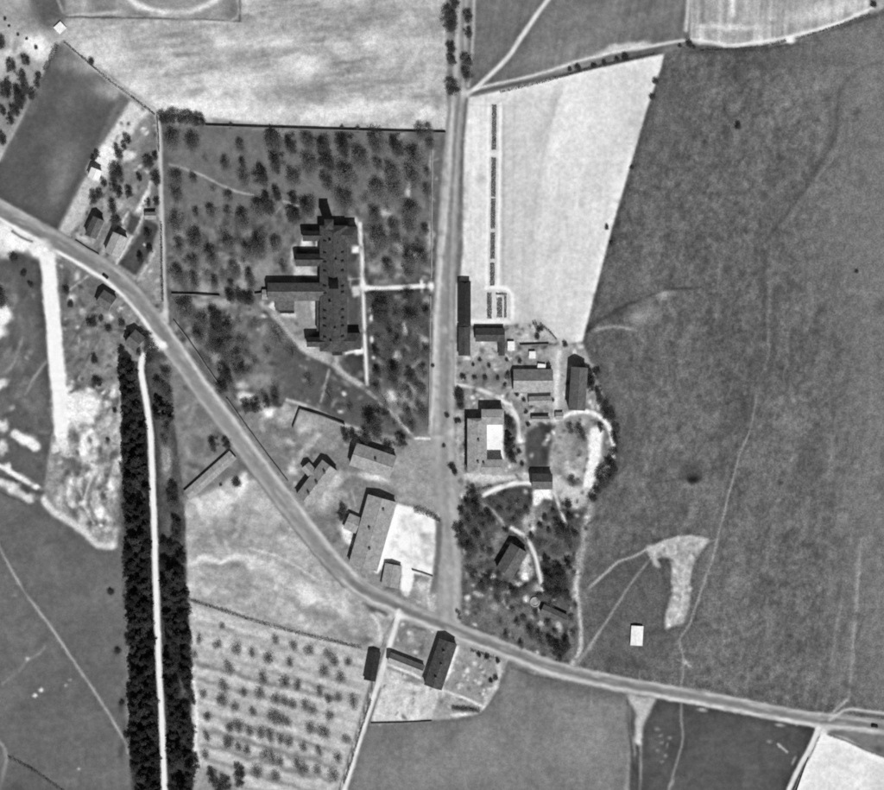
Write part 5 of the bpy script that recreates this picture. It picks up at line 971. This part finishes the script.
belt(ip([(355,122),(400,124),(420,126),(500,128),(600,131),(700,133),(790,138)]), ip([(355,132),(395,133),(412,137),(420,144),(500,147),(600,150),(700,153.5),(790,158)]), (362, 798), 'in conifer belt left of white track', lambda y: 2 if y < 410 else 3, 9.6, 6.3, ((139,496,6,6),(141,400,5,12),(132,352,6,10)))
belt(ip([(545,164),(600,165),(700,168),(790,172)]), ip([(545,180),(600,187),(700,191),(790,194)]), (548, 798), 'in conifer belt right of white track', lambda y: 3, 9.4, 5.8, ((183,690,5,12),(171,556,6,5),(187,552,6,6),(180,770,5,8)))

trees('dark', 'on the ragged edge of left conifer belt', [(124,436,3.4),(125,470,4),(126,512,3.6),(127,560,4),(128,602,3.4),(129.5,642,4),(130.5,690,3.6),(132,728,4),(134,768,3.6)], 'edge tree')
trees('dark', 'on the ragged edge of right conifer belt', [(189,612,3.6),(190,640,4),(191,664,3.4),(193,700,4),(193.5,732,3.6),(195,760,4)], 'edge tree')
# labels that single each one out
from collections import defaultdict
def ordinal(n): return {1:'first',2:'second',3:'third',4:'fourth',5:'fifth',6:'sixth',7:'seventh',8:'eighth',9:'ninth',10:'tenth',11:'eleventh',12:'twelfth'}.get(n, '%dth' % n if n % 10 > 3 or n % 10 == 0 or 10 < n % 100 < 20 else '%d%s' % (n, ('st','nd','rd')[n % 10 - 1]))
sets = defaultdict(list)
for p in PLANTS:
    r = p[4]; sz = '' if p[3] in ('spruce', 'fruit') else 'small ' if r <= 3.6 else 'large ' if r >= 7 else ''
    dark = 'dark ' if p[3] in ('dark', 'bush', 'spruce') and 'dark' not in p[5] else 'small grey ' if p[3] == 'fruit' else 'grey ' if p[3] in ('park', 'thin') else ''
    sets[(sz + dark + p[5], p[6])].append(p)
LBL = {}
for (noun, zone), ps in sets.items():
    if len(ps) == 1: LBL[id(ps[0])] = 'single %s %s' % (noun, zone); continue
    xs, ys = [p[1] for p in ps], [p[2] for p in ps]; ver = (max(ys) - min(ys)) > 1.2 * (max(xs) - min(xs))
    ps.sort(key=lambda p: p[2] if ver else p[1]); a_, b_ = ('top', 'bottom') if ver else ('left', 'right')
    n = len(ps)
    for i, p in enumerate(ps):
        k, e_ = (i + 1, a_) if i < (n + 1) // 2 else (n - i, b_)
        pos = ('%smost' % {'top':'upper','bottom':'lower','left':'left','right':'right'}[e_]) if k == 1 else '%s from %s' % (ordinal(k), e_)
        LBL[id(p)] = '%s %s, %s' % (noun, zone, pos)
GRP = {'spruce': 'spruces of the conifer belts', 'fruit': 'fruit trees of the orchard', 'bush': 'bushes', 'park': 'broadleaved trees', 'dark': 'broadleaved trees', 'thin': 'broadleaved trees'}
for i, p in enumerate(PLANTS):
    nm, x, y, kind, r, noun, zone = p
    crown, trunk = KIND[kind][rng.randrange(len(KIND[kind]))]
    s = r * S / RAD[kind] * (1.12 if kind != 'spruce' else 1.1)
    root = empty(nm, W(x, y, -.05), rng.uniform(0, 6.28)); hs = rng.uniform(.9, 1.15)
    if kind in ('park', 'dark', 'thin'): hs *= (max(s, .3) ** -.25) * (.6 if nm == 'shrub' else 1)
    root.scale = (s * rng.uniform(.93, 1.07), s * rng.uniform(.93, 1.07), s * hs)
    tag(root, LBL[id(p)], 'bush' if kind == 'bush' else 'shrub' if nm == 'shrub' else 'tree', 'shrubs' if nm == 'shrub' else GRP[kind])  # shrub covers tall shrubs and the lowered scrubby and spreading trees
    for nm2, me in (('trunk', trunk), ('crown', crown)):
        o = bpy.data.objects.new(nm2, me); C.objects.link(o); o.parent = root

# ------------------------------------------------------------------ hedges and planted beds
def hedge(label, pts, w, h, mat='hedge', dens=9, size=.36, name='hedge', cat='hedge', group=None, seed=1, wave=1.0):
    pts = [W(*p) for p in pts]; c0 = pts[0].copy(); pts = [p - c0 for p in pts]
    seg = [(b_ - a_) for a_, b_ in zip(pts[:-1], pts[1:])]; tot = sum(d.length for d in seg)
    def f(r):
        t = r.random() * tot; i = 0
        while t > seg[i].length and i < len(seg) - 1: t -= seg[i].length; i += 1
        u = seg[i].normalized(); v = Vector((-u.y, u.x, 0)); q = pts[i] + u * t
        wv = 1 + wave * (.25 * math.sin(q.x * .37 + q.y * .9 + seed) * math.sin(q.y * .23 + q.x * .41) + .15 * math.sin(q.x * 1.9 - q.y * 1.3))
        return q + v * (r.uniform(-.5, .5) * w * S * wv) + Vector((0, 0, .05 + h * wv * (1 - r.random() ** 2 * .9)))
    n = int(dens * 3.6 * tot * max(1.0, w * S * .7)); size *= .62; root = empty(name, c0); tag(root, label, cat, group)
    vs, fs = leaf_quads(n, f, size, seed); o = bpy.data.objects.new('foliage', mesh_data('foliage', vs, fs, M[mat])); C.objects.link(o); o.parent = root
    mb = MB()
    for k in range(max(2, int(tot / 2.5))):
        q = Vector(f(random.Random(seed * 97 + k))); mb.tube((q.x, q.y, -.1), (q.x, q.y, h * .7), .05, .03, 5)
    mb.build('stems', M['bark'], root)['kind'] = 'stuff'
    return root
H = hedge
H('dark straight hedge on the upper edge of the dark upper left field', [(64,42),(85,60),(112,83),(140,103),(155,115)], 1.8, 1.4, 'hedge', 9, seed=2)
H('thick short hedge slanting beside the bare white patch at upper left', [(58,45),(52,58),(45,71)], 5, 2.2, 'hedge', 9, seed=3)
H('upright hedge along left side of park lane', [(161.5,224),(162,262),(163,302)], 2.2, 2.4, 'hedge', 10, seed=4)
H('short hedge beside park lane, upper part', [(157,116),(158.5,135),(159,152)], 1.4, 1.2, 'hedge', 8, seed=5)
H('dark hedge between orchard and the pale field above it', [(189,600),(215,608),(250,620),(300,634),(335,642),(362,648)], 2.2, 1.6, 'hedge', 9, seed=6)
H('slanting hedge at the lower left corner of the meadow', [(8,757),(30,768),(50,782),(70,796)], 2.0, 1.5, 'hedge', 8, seed=7)
H('dark thick hedge on upper edge of the white yard', [(414,510),(424,512),(441,521)], 5, 2.0, 'hedge', 9, seed=8)
H('hedge along the lane beside the orchard', [(371,700),(362,727),(352,760),(344,784)], 1.6, 1.2, 'hedge', 8, seed=9)
H('hedge below the path, above the white field', [(500,92.5),(540,83),(590,69),(655,54)], 2.2, 1.0, 'hedge', 7, seed=10)
H('hedge on the upper edge of the moor beside the pale striped field', [(700,51),(730,50),(765,47),(786,41)], 1.8, 1.1, 'hedge', 7, seed=11)
H('hedge continuing along the moor to upper right corner', [(796,40),(830,29),(870,15)], 1.8, 1.1, 'hedge', 7, seed=12)
H('hedge along lower edge of the rubbly farm corner', [(505,378),(512,378)], 3, 1.2, 'hedge', 8, seed=13)
H('rounded hedge strip at the top of the bright farm corner', [(534,322),(538,330),(537,340)], 4, 1.8, 'hedge', 8, seed=14)
H('slanting hedge between bright field and farm track', [(540,324),(550,332),(557,340)], 1.8, 1.2, 'hedge', 8, seed=15)
H('hedge behind the house above the largest barn', [(352,436),(362,441),(380,440),(398,446)], 3, 2.2, 'hedge', 8, seed=16)
H('ragged hedge below the white garden path by south gardens', [(452,708),(464,709),(480,711)], 4.4, 1.3, 'hedge', 8, seed=17)
H('roadside hedge at upper edge of the right south garden', [(470,650),(480,653),(494,658)], 2.6, 1.2, 'hedge', 8, seed=18)
H('hedge in front of small farm cottages above the driveway', [(466,494),(478,490),(492,486)], 2.4, 1.2, 'hedge', 8, seed=19)
H('hedge along left side of the three-winged farmhouse', [(465.5,414),(465.3,440),(465.5,470)], 1.6, 1.4, 'hedge', 9, seed=20)
BEDS = [(105,150),(158,197),(199,229),(233,259),(263,286)]
for i, (ya, yb) in enumerate(BEDS):
    H('%s of the five long narrow planted beds in the white field, counted from top' % ordinal(i + 1), [(494.5 - .012 * (ya - 105), ya), (494.5 - .012 * (yb - 105), yb)], 4.4, .55, 'bed', 15, .34, 'planted_bed', 'planted bed', 'planted beds in the white field', 30 + i, .25)
H('broad double planted bed at lower end of the white field, left', [(489.5,293),(489.5,319)], 4.6, .55, 'bed', 15, .34, 'planted_bed', 'planted bed', 'planted beds in the white field', 40, .25)
H('framed planted bed between white paths', [(499.5,298),(499.5,318)], 5.2, .55, 'bed', 15, .34, 'planted_bed', 'planted bed', 'planted beds in the white field', 41, .25)
H('thin planted bed at right of the framed bed', [(505.5,296),(505.5,318)], 2.4, .55, 'bed', 15, .34, 'planted_bed', 'planted bed', 'planted beds in the white field', 42, .25)
H('short crosswise planted bed on top of the framed beds', [(496,294),(507,294.4)], 2, .55, 'bed', 15, .34, 'planted_bed', 'planted bed', 'planted beds in the white field', 43, .25)

# ------------------------------------------------------------------ motor cars
def car(label, x, y, deg):
    root = empty('motor_car', W(x, y, .03), math.radians(deg)); tag(root, label, 'car', 'motor cars on the main road')
    prof = [(-2.0,.35),(-2.05,.8),(-1.6,1.0),(-1.35,1.5),(.2,1.5),(.55,1.02),(1.7,.95),(1.95,.7),(1.95,.35)]
    mb = MB(); n = len(prof)
    vs = [(a_, -.72 if b_ < 1.2 else -.58, b_) for a_, b_ in prof] + [(a_, .72 if b_ < 1.2 else .58, b_) for a_, b_ in prof]
    mb.add(vs, [tuple(range(n)), tuple(range(2 * n - 1, n - 1, -1))] + [(k, n + k, n + (k + 1) % n, (k + 1) % n) for k in range(n)]); mb.build('body', M['car_paint'], root)
    for sx in (-1.3, 1.3):
        for sy in (-1, 1):
            w_ = MB(); w_.tube((sx, sy * .62, .34), (sx, sy * .84, .34), .34, .34, 14); wo = w_.build('wheel', M['rubber'], root)
    g_ = MB(); g_.add([(.24,-.5,1.44),(.24,.5,1.44),(.52,.56,1.08),(.52,-.56,1.08)], [(0,3,2,1)]); g_.v = [(a_ + .03, b_, c_ + .02) for a_, b_, c_ in g_.v]; g_.build('windscreen', M['glass'], root)
    for sy in (-.5, .5):
        l_ = MB(); l_.tube((1.9, sy, .72), (2.02, sy, .72), .13, .11, 10); l_.build('headlight', M['lead'], root)
car('small dark car on the left stretch of the diagonal road', 105.5, 276.5, -38)
car('small dark car on the main road near the right edge', 874.5, 726, -6)
